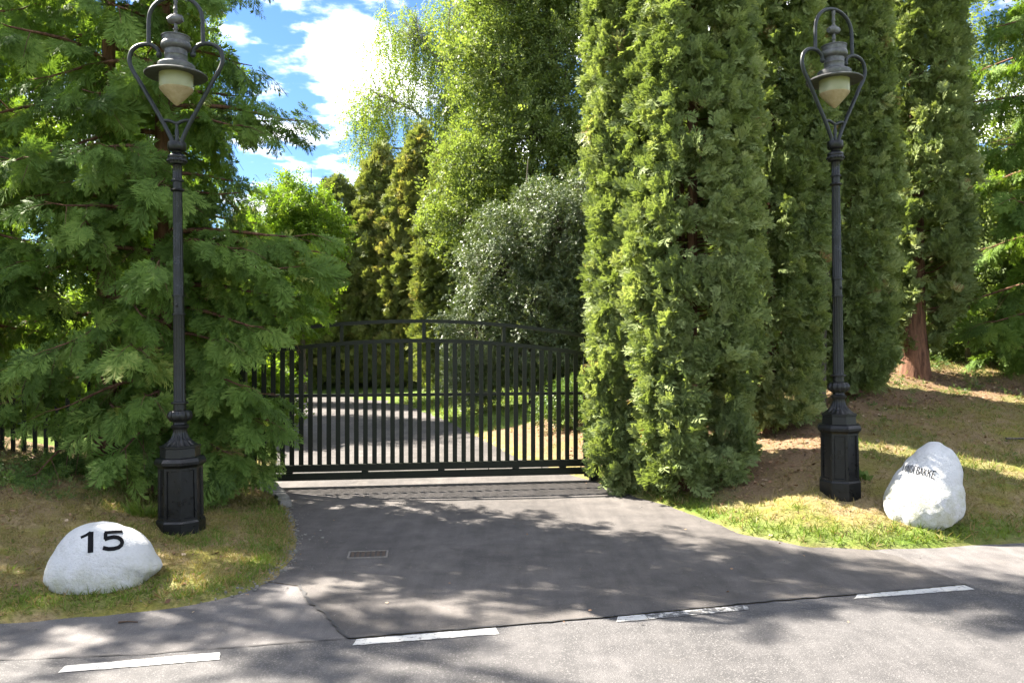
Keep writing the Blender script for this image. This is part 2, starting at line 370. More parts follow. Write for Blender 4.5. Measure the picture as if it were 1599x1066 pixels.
def ground_h(x, y, detail=True):
    x = np.asarray(x, float); y = np.asarray(y, float)
    d, side = ground_info(x, y)
    if detail: d = d + (fbm(x, y, None, 5.0, 3) - 0.5) * 0.09
    base = np.where(d < 0.05, -0.05 + np.clip(d + 0.1, 0, 0.15) * 0.55, 0.0325)
    dd = np.clip(d - 0.05, 0, None)
    hl = 0.11 * np.minimum(dd, 1) + 0.21 * np.clip(dd - 1, 0, 2.8)
    back = ss(9.0, 11.0, y)
    hl = hl * (1 - 0.7 * back)
    hr = 0.33 * np.minimum(dd, 1) + 0.20 * np.clip(dd - 1, 0, 4.6)
    hr = hr * (1 - 0.45 * ss(11, 15, y) * ss(6, 1, x))
    h = np.where(side == 0, hl, np.where(side == 1, hr, 0.05 * np.minimum(dd, 3)))
    far = ss(35, 60, np.hypot(x, y))
    h = h * (1 - far) + far * 0.8
    z = base + h
    if detail: z = z + np.clip(dd, 0, 1) * ((fbm(x, y, None, 1.3, 4) - 0.5) * 0.16 + (fbm(x + 9, y, None, 9.0, 3) - 0.5) * 0.035)
    return z
def gz(x, y): return float(ground_h(np.array([x]), np.array([y]))[0])

def axis(lo, hi, step, ext):
    a = list(np.arange(lo, hi, step)); s = step; v = hi
    while v < ext: a.append(v); s *= 1.22; v += s
    s = step; v = lo; pre = []
    while v > -ext: s *= 1.22; v -= s; pre.append(v)
    return np.array(pre[::-1] + a)
gx = axis(-6.5, 7.0, 0.065, 400); gy = axis(3.5, 13.5, 0.065, 400)
GX, GY = np.meshgrid(gx, gy)
GZ = ground_h(GX, GY)
nx, ny = len(gx), len(gy)
idx = np.arange(nx * ny).reshape(ny, nx)
Q = np.stack([idx[:-1, :-1], idx[:-1, 1:], idx[1:, 1:], idx[1:, :-1]], -1).reshape(-1, 4)
gd, gs = ground_info(GX, GY)
def mulch_mask(x, y):
    d, s = ground_info(x, y)
    a = ss(2.3, 1.2, np.hypot((x - 1.9) / 1.0, (y - 8.8) / .85)) + ss(2.0, .6, np.hypot((x - 3.6) / 1.3, (y - 10.2) / 1.2)) * .8 + ss(1.6, .7, np.hypot((x - 6.0) / 1.6, (y - 11.6) / 1.0))
    a = a + ((s == 1) & (y > 9.5) & (y < 17) & (x < 3)) * 1.0
    a = a + ((s == 0) & (d > 1.6)) * ss(1.6, 2.2, d) * 0.9
    a = a * ss(0.05, 0.35, d)
    return np.clip(a + (fbm(x, y, None, 2.0, 3) - 0.5) * 0.8 * (a > 0.02), 0, 1)
def green_mask(x, y):
    d, s = ground_info(x, y)
    n = fbm(x + 3, y, None, 1.6, 4)
    a = (s == 1) * (y < 9) * ss(0.45, 0.15, d + (n - 0.5) * 0.6) * ss(-0.1, 0.08, d) * 0.75
    a = a + (s == 0) * (y < 8) * ss(0.5, 0.15, d + (n - .5) * .6) * ss(0.0, 0.12, d) * 0.45
    a = a + (s == 0) * (y < 8.5) * ss(0.54, 0.66, n) * 0.35 + (s == 1) * (y < 12) * ss(0.54, 0.68, n) * 0.35
    a = a + ((s == 1) & (y > 14)) * 0.9 + ((s == 0) & (y > 11)) * 0.9 + (s == 2) * 0.8
    return np.clip(a, 0, 1)
me = mesh_np('ground', np.stack([GX, GY, GZ], -1).reshape(-1, 3), Q, {'mulch': mulch_mask(GX, GY).ravel(), 'green': green_mask(GX, GY).ravel()}, True)
ground = tag(link('ground', me, M['ground']), kind='structure')

def offset(P, k):
    out = []
    for i, p in enumerate(P):
        a = P[max(i - 1, 0)]; b = P[min(i + 1, len(P) - 1)]
        tx, ty = b[0] - a[0], b[1] - a[1]; L = math.hypot(tx, ty)
        out.append((p[0] - ty / L * k, p[1] + tx / L * k))
    return out
def flat(name, P, z, m, parent=None, kind='structure'):
    P3 = [Vector((x, y, z)) for x, y in P]
    f = tessellate_polygon([P3])
    me = bpy.data.meshes.new(name); me.from_pydata(P3, [], [tuple(q) for q in f]); me.update()
    if sum(p.normal.z for p in me.polygons) < 0: me.flip_normals()
    o = link(name, me, m, parent)
    if kind: o['kind'] = kind
    return o
def jag(P, amp=0.008, step=0.06):
    out = [P[0]]
    for (ax, ay), (bx, by) in zip(P, P[1:]):
        L = math.hypot(bx - ax, by - ay)
        if L < 8:
            n = max(1, int(L / step))
            for k in range(1, n):
                out.append((ax + (bx - ax) * k / n + random.uniform(-amp, amp), ay + (by - ay) * k / n + random.uniform(-amp, amp)))
        out.append((bx, by))
    return out
PLo = offset(PL, 0.16); PRo = offset(PR, -0.16)
CR = jag(CRACK, 0.014, 0.05); SL, SM, SR = jag(SEAM_L), jag(SEAM_M), jag(SEAM_R); RS = jag(RSH, 0.01)
road = flat('road', SL[:-1] + SM[:-1] + SR + NEAR, 0.0, M['road'])
kL = 6   # PL[:7] bounds the left shoulder
flat('road_shoulder', PLo[:kL + 1] + CR + SL[::-1][1:], 0.0, M['shoulder'])
flat('road_shoulder', [PRo[0], PRo[1], PRo[2], PRo[3], PRo[4]] + RS + SR[1:], 0.0, M['shoulder'])
drive = flat('driveway', PLo[kL:] + PRo[::-1][:len(PRo) - 4] + RS + SM[::-1][1:] + CR[::-1][1:], 0.0045, M['driveway'])
# joint crack between shoulder and driveway: a ragged sunken-looking bead of bitumen and grit
def ribbon(name, P, w, z, m, parent, jit=0.3):
    V = []; F = []
    for i, p in enumerate(P):
        a = P[max(i - 1, 0)]; b = P[min(i + 1, len(P) - 1)]
        tx, ty = b[0] - a[0], b[1] - a[1]; L = math.hypot(tx, ty); ww = w * random.uniform(1 - jit, 1 + jit) / 2
        V += [(p[0] - ty / L * ww, p[1] + tx / L * ww, z), (p[0] + ty / L * ww, p[1] - tx / L * ww, z)]
        if i: F.append((2 * i - 2, 2 * i - 1, 2 * i + 1, 2 * i))
    me = bpy.data.meshes.new(name); me.from_pydata(V, [], F); me.update()
    if sum(p.normal.z for p in me.polygons) < 0: me.flip_normals()
    return link(name, me, m, parent)
m, t, b = mat('bitumen_joint'); b.inputs['Base Color'].default_value = (0.035, 0.033, 0.032, 1); b.inputs['Roughness'].default_value = 0.8; M['joint'] = m
ribbon('joint', CR, 0.022, 0.0088, M['joint'], drive, 0.6)
ribbon('joint', SM, 0.012, 0.0088, M['joint'], drive, 0.7)
ribbon('joint', SL[-30:], 0.009, 0.0045, M['joint'], road, 0.7)
# painted dashes
DASH = [[(-2.26, 3.963), (-2.273, 4.05), (-1.55, 4.225), (-1.516, 4.13)], [(-0.866, 4.321), (-0.862, 4.408), (-0.094, 4.588), (-0.072, 4.491)],
        [(0.616, 4.686), (0.635, 4.773), (0.80, 4.81), (0.81, 4.727)], [(2.19, 5.106), (2.25, 5.188), (3.06, 5.39), (3.077, 5.298)]]
for q in DASH: flat('lane_marking', jag(q + [q[0]], 0.004, 0.03)[:-1], 0.0042, M['paint'], road, None)
o = flat('lane_marking', jag([(0.815, 4.729), (0.805, 4.812), (1.464, 4.982), (1.456, 4.897), (0.815, 4.729)], 0.004, 0.03)[:-1], 0.0042, M['worn_paint'], road, None)
o['label'] = 'worn stretch of the painted dash, mostly rubbed away'

# drain grate in the driveway
dg = empty('drain_grate', (-1.11, 6.14, 0.009), 0.12, 'rusty rectangular drain grate set in the shaded driveway asphalt', 'drain grate')
bm = bmesh.new()
for s in (-1, 1):
    add_box(bm, (0, s * 0.088, 0.001), (0.305, 0.014, 0.010)); add_box(bm, (s * 0.1455, 0, 0.001), (0.014, 0.162, 0.010))
from_bm('frame', bm, M['rust_pale'], dg)
bm = bmesh.new(); add_box(bm, (0, 0, -0.004), (0.277, 0.162, 0.004)); from_bm('silt_pan', bm, M['joint'], dg)
barm = None
for k in range(7):
    if barm is None:
        bm = bmesh.new(); add_box(bm, (0, 0, 0.000), (0.024, 0.160, 0.008)); ob = from_bm('bar', bm, M['rust'], dg); barm = ob
    else:
        ob = barm.copy(); C.objects.link(ob)
    ob.location = (-0.117 + k * 0.039, 0, 0)

# ------------------------------------------------------------------ gate
GA = math.radians(7.9)
gate = empty('sliding_gate', (0.895, 9.46, 0), GA + PI, 'dark olive metal sliding gate with arched top and slim vertical bars', 'gate')
# local +x runs from the right end to the left end, local +y faces the road
GL = 3.98
def arch1(s): return 1.905 - 0.0450 * (s - 1.97) ** 2
def arch2(s): return 1.682 - 0.0420 * (s - 1.97) ** 2
def arc_rail(name, f, s0, s1, th, dep, y=0):
    bm = bmesh.new(); prev = None; n = 40
    for i in range(n + 1):
        s = s0 + (s1 - s0) * i / n; z = f(s)
        r = [bm.verts.new((s, y + a, z + b)) for a, b in ((-dep / 2, 0), (dep / 2, 0), (dep / 2, -th), (-dep / 2, -th))]
        if prev:
            for k in range(4): bm.faces.new((prev[k], prev[(k + 1) % 4], r[(k + 1) % 4], r[k]))
        else: bm.faces.new(r[::-1])
        prev = r
    bm.faces.new(prev); bmesh.ops.recalc_face_normals(bm, faces=bm.faces)
    return from_bm(name, bm, M['gate'], gate, 30)
def gbox(name, c, s, bev=0.003, m='gate'):
    bm = bmesh.new(); add_box(bm, c, s, 0, bev); return from_bm(name, bm, M[m], gate)
arc_rail('top_rail', arch1, 0.0, GL, 0.042, 0.04)
arc_rail('upper_rail', arch2, 0.05, GL - 0.05, 0.045, 0.044)
gbox('stile', (0.024, 0, (0.256 + arch1(0.02) - 0.042) / 2), (0.05, 0.038, arch1(0.02) - 0.044 - 0.256))
gbox('stile', (GL - 0.024, 0, (0.256 + arch1(GL) - 0.042) / 2), (0.05, 0.038, arch1(GL) - 0.044 - 0.256))
for s in (1.0, 1.93, 2.86):
    z0, z1 = arch2(s) + 0.001, arch1(s) - 0.043
    gbox('arch_strut', (s, 0, (z0 + z1) / 2), (0.042, 0.036, z1 - z0))
gbox('mid_rail', (GL / 2, -0.040, 1.035), (GL - 0.1, 0.025, 0.036))
gbox('bottom_rail', (GL / 2, 0, 0.216), (GL, 0.062, 0.078))
gbox('track_beam', (GL / 2 + 0.02, 0.0, 0.120), (GL + 0.1, 0.075, 0.075))
for s in (0.30, 0.86, 1.73, 2.60, 3.44): gbox('spacer', (s, 0, 0.1673), (0.075, 0.05, 0.0165), 0)
for s in (0.55, 1.18, 1.45, 0.08): gbox('bolt', (s, 0.01, 0.1673), (0.010, 0.012, 0.0165), 0)
bm = bmesh.new(); add_box(bm, (0, 0, 0.5), (0.053, 0.010, 1.0)); barme = from_bm('bar', bm, M['gate'], gate)
nb = 37
for k in range(nb):
    s = 0.142 + k * 0.1022
    ob = barme if k == 0 else barme.copy()
    if k: C.objects.link(ob)
    z1 = arch2(s) - 0.046
    ob.location = (s, 0, 0.2555); ob.scale = (1, 1, z1 - 0.2555)
gp = empty('gate_post', (0.965, 9.44, 0), GA, 'square dark metal gate post against the right-hand cypress foliage', 'gate post', 'posts either side of the gate')
bm = bmesh.new(); add_box(bm, (0, 0, 0.88), (0.095, 0.09, 1.76), 0, 0.004); from_bm('shaft', bm, M['gate'], gp)
bm = bmesh.new(); add_box(bm, (0, 0, 1.7625), (0.105, 0.10, 0.005)); from_bm('cap', bm, M['gate'], gp)
bm = bmesh.new(); add_box(bm, (-0.02, -0.075, 0.125), (0.16, 0.055, 0.13), 0, 0.006); add_box(bm, (-0.10, -0.07, 0.085), (0.06, 0.03, 0.03)); from_bm('roller_bracket', bm, M['black'], gp)
gp2 = empty('gate_post', (-3.02, 8.86, 0), GA, 'square dark metal gate post half hidden by cedar sprays at the gate\'s left end', 'gate post', 'posts either side of the gate')
bm = bmesh.new(); add_box(bm, (0, 0, 0.92), (0.13, 0.11, 1.84), 0, 0.004); from_bm('shaft', bm, M['gate'], gp2)
bm = bmesh.new(); add_box(bm, (0, 0, 1.8425), (0.14, 0.12, 0.005)); from_bm('cap', bm, M['gate'], gp2)
gb = empty('gate_control_box', (-3.2, 8.78, 0), GA, 'small white box on a dark stand peeping out of the cedar beside the gate', 'control box')
bm = bmesh.new(); add_box(bm, (0, 0, 1.6), (0.20, 0.12, 0.16), 0, 0.008); from_bm('cover', bm, M['white'], gb)
bm = bmesh.new(); add_box(bm, (0, 0, 0.76), (0.07, 0.07, 1.52)); from_bm('stand', bm, M['gate'], gb)
# picket fence panel that goes on from the left post behind the cedars
fe = empty('picket_fence', (-3.12, 8.90, 0), GA + PI, 'dark metal picket fence behind the left cedar branches', 'fence')
fb = None
for k in range(22):
    s = 0.08 + k * 0.11
    z0 = gz(-3.12 - s * math.cos(GA), 8.9 - s * math.sin(GA)) - 0.05
    if fb is None:
        bm = bmesh.new(); add_box(bm, (0, 0, 0.5), (0.04, 0.02, 1.0)); fb = from_bm('picket', bm, M['gate'], fe); ob = fb
    else: ob = fb.copy(); C.objects.link(ob)
    ob.location = (s, 0, z0); ob.scale = (1, 1, 1.3 - z0)
bm = bmesh.new(); add_box(bm, (1.2, -0.026, 1.2), (2.45, 0.03, 0.04)); from_bm('rail', bm, M['gate'], fe)

# ------------------------------------------------------------------ street lamps
def make_lamp(loc, lean, rz, label):
    S = 1 / 191.4
    root = empty('street_lamp', loc, rz, label, 'street lamp', 'old gas style lamps either side of the gate')
    root.rotation_euler = (0, lean, rz)
    def Z(y): return (828 - y) * S
    R = S
    o8 = PI / 8
    bm = bmesh.new()   # octagonal pedestal with sunk panels
    lathe(bm, [(34.5 * R / .96, Z(860)), (34.5 * R / .96, Z(811)), (32.8 * R / .96, Z(808))], 8, rot=o8)
    from_bm('plinth', bm, M['black'], root)
    bm = bmesh.new()
    rg = lathe(bm, [(32 * R / .96, Z(808.5)), (31.4 * R / .96, Z(727))], 8, rot=o8, cap=False)
    bm.normal_update()
    fs = list(bm.faces)
    bmesh.ops.inset_individual(bm, faces=fs, thickness=0.028, depth=0)
    bmesh.ops.inset_individual(bm, faces=fs, thickness=0.006, depth=-0.013)
    for k in range(0): pass
    from_bm('pedestal', bm, M['black'], root)
    bm = bmesh.new()
    lathe(bm, [(31.5 * R / .96, Z(727.2)), (33 * R / .96, Z(725)), (36.2 * R / .96, Z(722)), (36.4 * R / .96, Z(718)), (33.5 * R / .96, Z(713)), (28.5 * R / .96, Z(711.5)),
               (27.8 * R / .96, Z(698)), (29.2 * R / .96, Z(697)), (29.2 * R / .96, Z(694.5)), (26 * R / .96, Z(693.5))], 8, rot=o8)
    from_bm('cornice', bm, M['black'], root)
    bm = bmesh.new()
    prof = []
    for k in range(13):
        tt = k / 12
        prof.append(((10.3 + 15.8 * (1 - tt) ** 2.6) * R, Z(693.8 - 25.6 * tt), 0.16 * math.sin(PI * min(1, tt * 0.85 + 0.15))))
    lathe(bm, prof, 96, 16)
    from_bm('bell_base', bm, M['black'], root, 60)
    bm = bmesh.new()
    prof = [(11.5, 668.6), (13, 667), (13, 663.5), (11, 662.5), (10, 661), (10, 658.5), (12, 657.5)]
    P = [(r * R, Z(y)) for r, y in prof]
    for k in range(11):
        a = -PI / 2 + PI * k / 10
        P.append(((12 + 6.8 * math.cos(a)) * R, Z(648.5 - 8.5 * math.sin(a)), 0.13 * math.cos(a)))
    P += [(9.5 * R, Z(639.5)), (9.3 * R, Z(630.5)), (12.4 * R, Z(630)), (12.8 * R, Z(628.5)), (12.4 * R, Z(627)), (9.5 * R, Z(626.4))]
    lathe(bm, P, 72, 12); from_bm('knop', bm, M['black'], root, 45)
    bm = bmesh.new()
    def rad(y): return 9.2 - 2.6 * (627 - y) / 370
    lathe(bm, [(rad(626.6) * R, Z(626.6), 0.0), (rad(622) * R, Z(622), .16), (rad(496) * R, Z(496), .16), (rad(492) * R, Z(492), 0)], 72, 12)
    lathe(bm, [(rad(491.9) * R, Z(491.9)), (9.9 * R, Z(491.6)), (9.9 * R, Z(489.5)), (rad(489) * R, Z(489)), (rad(463) * R, Z(463)), (9.7 * R, Z(462.6)), (9.7 * R, Z(460.4)), (rad(460) * R, Z(460))], 32)
    lathe(bm, [(rad(459.9) * R, Z(459.9)), (rad(456) * R, Z(456), .14), (rad(303) * R, Z(303), .14), (rad(300) * R, Z(300))], 72, 12)
    from_bm('post', bm, M['black'], root, 40)
    bm = bmesh.new(); bmesh.ops.create_uvsphere(bm, u_segments=10, v_segments=6, radius=2.6 * R, matrix=Matrix.Translation((0.2 * R, -8.3 * R, Z(477)))); from_bm('bolt', bm, M['black'], root, 60)
    bm = bmesh.new()
    lathe(bm, [(6.7 * R, Z(299.9)), (9.6 * R, Z(298.6)), (10.4 * R, Z(297)), (9.2 * R, Z(295.5)), (6.8 * R, Z(294.5)), (6.8 * R, Z(284.5)), (9.2 * R, Z(283.5)), (9.2 * R, Z(281.5)), (7.2 * R, Z(280.8))], 32)
    lathe(bm, [(7.2 * R, Z(280.7)), (7.0 * R, Z(279), .18), (7.0 * R, Z(260), .18), (7.6 * R, Z(258))], 72, 10)
    lathe(bm, [(8 * R, Z(257.9)), (12.5 * R, Z(256.5)), (13.2 * R, Z(254)), (14 * R, Z(249)), (13.4 * R, Z(247.6)), (14.2 * R, Z(246)), (13.2 * R, Z(243)), (9 * R, Z(240.5)), (7.2 * R, Z(238.6)), (7.6 * R, Z(237.2)),
               (11.5 * R, Z(236)), (13.6 * R, Z(233)), (13.8 * R, Z(225)), (13 * R, Z(222.5)), (6 * R, Z(221.8))], 32)
    for k in range(16):
        a = 2 * PI * k / 16
        bmesh.ops.create_uvsphere(bm, u_segments=8, v_segments=5, radius=2.5 * R, matrix=Matrix.Translation((13.2 * R * math.cos(a), 13.2 * R * math.sin(a), Z(251.5))))
    from_bm('capital', bm, M['black'], root, 45)
    # heart shaped arms
    for sg in (-1, 1):
        bm = bmesh.new()
        pts = [(7.5, 222.5), (10, 214), (22.5, 189), (46, 147), (59, 124), (67, 111), (72.0, 99), (72.6, 90), (69.5, 79.5), (63, 73), (55.5, 69.8), (47, 68.6), (40, 69.3), (33.5, 72.5), (28.5, 77.5), (26.6, 83)]
        add_tube(bm, spline([(sg * x * R, 0, Z(y)) for x, y in pts], 5), 3.3 * R, 12)
        bmesh.ops.create_uvsphere(bm, u_segments=14, v_segments=9, radius=4.6 * R, matrix=Matrix.Translation((sg * 26.4 * R, 0, Z(85.5))))
        from_bm('arm', bm, M['arm'], root, 50)
    bm = bmesh.new()
    add_tube(bm, spline([(-21.5 * R, 0, Z(189)), (-15 * R, 0, Z(187.8)), (-8 * R, 0, Z(189.5)), (0, 0, Z(192.8)), (8 * R, 0, Z(189.5)), (15 * R, 0, Z(187.8)), (21.5 * R, 0, Z(189))], 5), 2.6 * R, 10)
    lathe(bm, [(2.2 * R, Z(222)), (3.6 * R, Z(218)), (2.4 * R, Z(214)), (3.2 * R, Z(208)), (3.0 * R, Z(203)), (1.8 * R, Z(199)), (2.6 * R, Z(196.5)), (1.8 * R, Z(192))], 12)
    from_bm('crossbar', bm, M['arm'], root, 50)
    bm = bmesh.new()
    pts = [(-42.5, 71), (-42.3, 50), (-41.8, 30)] + [(-41.5 * math.cos(a), 30 - 36 * math.sin(a)) for a in [PI * k / 10 for k in range(1, 10)]] + [(41.8, 30), (42.3, 50), (42.5, 71)]
    add_tube(bm, spline([(x * R, 0, Z(y)) for x, y in pts], 4), 3.2 * R, 12)
    from_bm('hoop', bm, M['arm'], root, 50)
    bm = bmesh.new()
    lathe(bm, [(5 * R, Z(58.5)), (4.6 * R, Z(55)), (2.6 * R, Z(52)), (2.6 * R, Z(48)), (3.8 * R, Z(46)), (2.6 * R, Z(43)), (2.6 * R, Z(37)), (6 * R, Z(35.5)), (6 * R, Z(24)), (3 * R, Z(22)), (2.6 * R, Z(16)),
               (3.6 * R, Z(14)), (2.4 * R, Z(11)), (2.4 * R, Z(5)), (3.4 * R, Z(2)), (3.0 * R, Z(-3.5))], 16)
    add_tube(bm, [(-12 * R, 0, Z(31.5)), (-5 * R, 0, Z(30)), (5 * R, 0, Z(30)), (11 * R, 0, Z(29))], [4.5 * R, 7.5 * R, 7.5 * R, 5 * R], 10)
    from_bm('valve', bm, M['lantern'], root, 45)
    bm = bmesh.new()
    lathe(bm, [(27 * R, Z(112.2)), (28 * R, Z(110)), (28 * R, Z(102.5)), (26 * R, Z(100.6)), (20 * R, Z(97.5)), (17 * R, Z(96.5)), (16.4 * R, Z(94)), (16.8 * R, Z(88.2)), (17.2 * R, Z(87.6)), (16.8 * R, Z(87)), (17 * R, Z(79)), (21 * R, Z(77.2)),
               (22.4 * R, Z(74.5)), (22.6 * R, Z(71)), (21.4 * R, Z(68)), (20.0 * R, Z(66.5)), (20.4 * R, Z(59.8)), (21.6 * R, Z(59)), (21.6 * R, Z(57.6)), (4 * R, Z(56.5))], 40)
    from_bm('chimney', bm, M['lantern'], root, 40)
    bm = bmesh.new()
    lathe(bm, [(24 * R, Z(116.2)), (40 * R, Z(118.6)), (46.3 * R, Z(119.2)), (46.8 * R, Z(117.6)), (44 * R, Z(115.6)), (30 * R, Z(112.4)), (24 * R, Z(112.2))], 48)
    from_bm('shade', bm, M['lantern'], root, 40)
    gl = lambda y0, P: P
    bm = bmesh.new()
    lathe(bm, [(25.2 * R, Z(139)), (25.4 * R, Z(117))], 40, cap=False)
    lathe(bm, [(24.5 * R, Z(117)), (24.3 * R, Z(139))], 40, cap=False)
    bmesh.ops.recalc_face_normals(bm, faces=bm.faces)
    g = from_bm('glass', bm, M['glass'], root, 50)
    bm = bmesh.new()
    lathe(bm, [(0.8 * R, Z(165)), (3 * R, Z(163.8)), (9 * R, Z(158)), (17 * R, Z(149.5)), (22.6 * R, Z(143)), (24.6 * R, Z(140.4)), (25.2 * R, Z(139.05)), (20 * R, Z(138.2)), (4 * R, Z(138))], 40)
    from_bm('glass_tip', bm, M['frost'], root, 50)
    bm = bmesh.new()
    lathe(bm, [(8 * R, Z(137.9)), (9 * R, Z(130)), (7 * R, Z(122)), (7 * R, Z(116.4))], 16); from_bm('mantle', bm, M['frost'], root, 50)
    return root
make_lamp((-2.70, 6.5, 0.108), -math.radians(0.62), 0.0, 'tall black heart-armed street lamp on the left bank, behind the rock numbered 15')
make_lamp((2.985, 7.25, 0.30), -math.radians(1.05), math.radians(24), 'tall black heart-armed street lamp on the right bank, beside the lettered white rock')

# ------------------------------------------------------------------ painted rocks
def make_rock(name, loc, outline, cx, cy, pxm, depth, label, sink, seed, ridge):
    ang = []; rad = []; al = math.atan2(loc[0], loc[1]); ca = math.cos(al)
    for x, y in outline:
        xx = (x - cx) * ca; a = math.atan2(-(y - cy), xx); r = math.hypot(xx, y - cy) / pxm
        if a < -0.25: r += sink * math.sin(-a)
        ang.append(a); rad.append(r)
    o = np.argsort(ang); ang = np.array(ang)[o]; rad = np.array(rad)[o]
    def R(th): return np.interp(th, np.concatenate([ang[-2:] - 2 * PI, ang, ang[:2] + 2 * PI]), np.concatenate([rad[-2:], rad, rad[:2]]))
    nu, nv = 120, 64
    th = np.linspace(-PI, PI, nu, endpoint=False); 
    Rr = R(th); k = np.array([.25, .5, .25]); Rr = np.convolve(np.concatenate([Rr[-1:], Rr, Rr[:1]]), k, 'valid')
    ph = np.linspace(0.02, PI - 0.02, nv)
    TH, PH = np.meshgrid(th, ph)
    s = np.sin(PH) ** 0.85
    X = Rr[None, :] * np.cos(TH) * s; Zz = Rr[None, :] * np.sin(TH) * s
    Yy = -depth * np.sign(np.cos(PH)) * np.abs(np.cos(PH)) ** 0.95
    Yy = Yy + ridge * Zz            # leans back towards the top
    n = (fbm(X + 5 + seed, Yy + 7, Zz + 3, 4.5, 4) - 0.5) * 0.022 + (fbm(X + seed, Yy, Zz + 9, 18, 3) - 0.5) * 0.010
    # a broken, rougher lower half
    low = ss(0.03, -0.12, Zz)
    n = n + low * (fbm(X + 2, Yy + seed, Zz, 11, 3) - 0.5) * 0.07
    f = 1 + n / np.maximum(0.12, np.hypot(X, Zz) + 0.1) * 0.8
    V = np.stack([X * f, Yy * (1 + n), Zz * f], -1).reshape(-1, 3)
    id_ = np.arange(nu * nv).reshape(nv, nu); nxt = np.roll(id_, -1, 1)
    Q = np.stack([id_[:-1], id_[1:], nxt[1:], nxt[:-1]], -1).reshape(-1, 4)
    V = np.concatenate([V, [[0, V[:nu, 1].mean() - 0.001, 0], [0, V[-nu:, 1].mean() + .001, 0]]])
    me = mesh_np('body', V, Q, {'grime': np.clip(ss(0.05, -0.16, V[:, 2]), 0, 1)}, True)
    bm = bmesh.new(); bm.from_mesh(me); bm.verts.ensure_lookup_table()
    for i in range(nu):
        bm.faces.new((bm.verts[nu * nv], bm.verts[(i + 1) % nu], bm.verts[i])); 
        bm.faces.new((bm.verts[nu * nv + 1], bm.verts[nu * (nv - 1) + i], bm.verts[nu * (nv - 1) + (i + 1) % nu]))
    bmesh.ops.recalc_face_normals(bm, faces=bm.faces)
    for f_ in bm.faces: f_.smooth = True
    bm.to_mesh(me); bvh = BVHTree.FromBMesh(bm); bm.free()
    root = empty(name, loc, -al, label, 'painted rock', 'white painted rocks on the banks')
    body = link('body', me, M['white_rock'], root)
    return root, bvh
def letter_strokes(root, bvh, strokes, cx, cy, pxm, name, lab, view=(0, 1, 0)):
    ca = math.cos(math.atan2(root.location.x, root.location.y))
    """strokes: (points in the drawing's units, width) laid on the rock's face as paint"""
    bm = bmesh.new(); d = Vector(view).normalized(); off = 0.0022
    rt = d.cross(Vector((0, 0, 1))).normalized(); upv = rt.cross(d)
    def put(x, y, off):
        p = rt * ((x - cx) * ca / pxm) - upv * ((y - cy) / pxm) - d * 1.0
        h = bvh.ray_cast(p, d)
        if h[0] is None: return None
        nn = h[1] if h[1].dot(d) < 0 else -h[1]
        return h[0] + nn * off
    for pts, w in strokes:
        off += 0.0002
        P = [Vector((x, y)) for x, y in pts]; D = []
        for a, b_ in zip(P, P[1:]):
            n = max(1, int((b_ - a).length / 3.0)); D += [a.lerp(b_, k / n) for k in range(n)]
        D.append(P[-1]); prev = None
        for i, p in enumerate(D):
            tdir = (D[min(i + 1, len(D) - 1)] - D[max(i - 1, 0)]).normalized(); nr = Vector((-tdir.y, tdir.x))
            row = [put(*(p + nr * w * q), off) for q in (-0.5, -0.17, 0.17, 0.5)]
            if any(r is None for r in row): prev = None; continue
            row = [bm.verts.new(r) for r in row]
            if prev:
                for k in range(3): bm.faces.new((prev[k], prev[k + 1], row[k + 1], row[k]))
            prev = row
    for f in bm.faces:
        f.normal_update()
        if f.normal.dot(d) > 0: f.normal_flip()
    o = from_bm(name, bm, M['letter'], root); o['label'] = lab
    return o
out1 = [(375, 137), (470, 143), (560, 180), (640, 210), (700, 255), (740, 310), (753, 350), (748, 410), (640, 430), (500, 455), (390, 485), (290, 470), (170, 450), (120, 410), (97, 345), (120, 280), (180, 200), (250, 155), (300, 143)]
k1 = 3.8075 * 246
r1, bv1 = make_rock('painted_rock', (-2.70, 5.30, 0.245), out1, 441, 315, k1, 0.26, 'low white painted rock bearing the number 15, on the left bank', 0.17, 1.0, 0.28)
five = [((540, 202), (430, 202)), ((437, 202), (436, 243)), ((430, 243), (455, 236), (485, 233), (510, 238), (530, 252), (537, 270), (532, 286), (515, 298), (488, 303), (455, 302), (421, 292))]
st1 = [([(289, 216), (318, 206), (336, 196), (348, 188)], 17), ([(348, 187), (348, 312)], 33), (five[0], 20), (five[1], 22), (five[2], 24)]
letter_strokes(r1, bv1, st1, 441, 315, 3.8075 * 244, 'number', 'black painted number 15', (0, .965, -.26))
out2 = [(590, 148), (640, 152), (675, 180), (745, 215), (800, 290), (832, 390), (825, 480), (795, 570), (775, 640), (700, 715), (520, 770), (380, 798), (290, 765), (205, 700), (207, 560), (235, 480), (300, 380), (400, 270), (490, 190), (540, 153)]
k2 = 5.33 * 190
r2, bv2 = make_rock('painted_rock', (3.59, 6.90, 0.49), out2, 515, 437, k2, 0.27, 'taller white painted rock lettered LUNDEBAKKE, on the right bank', 0.12, 4.0, 0.42)
LET = {'L': [[(0, 0), (0, 1), (1, 1)]], 'U': [[(0, 0), (0, .75), (.25, 1), (.75, 1), (1, .75), (1, 0)]], 'N': [[(0, 1), (0, 0), (1, 1), (1, 0)]],
       'D': [[(0, 0), (0, 1)], [(0, 0), (.6, 0), (1, .3), (1, .7), (.6, 1), (0, 1)]], 'E': [[(1, 0), (0, 0), (0, 1), (1, 1)], [(0, .48), (.8, .48)]],
       'B': [[(0, 0), (0, 1)], [(0, 0), (.7, 0), (.92, .22), (.7, .46), (0, .47)], [(.7, .47), (1, .73), (.72, 1), (0, 1)]],
       'A': [[(0, 1), (.5, 0), (1, 1)], [(.2, .68), (.8, .68)]], 'K': [[(0, 0), (0, 1)], [(.95, 0), (0, .58)], [(.3, .42), (1, 1)]]}
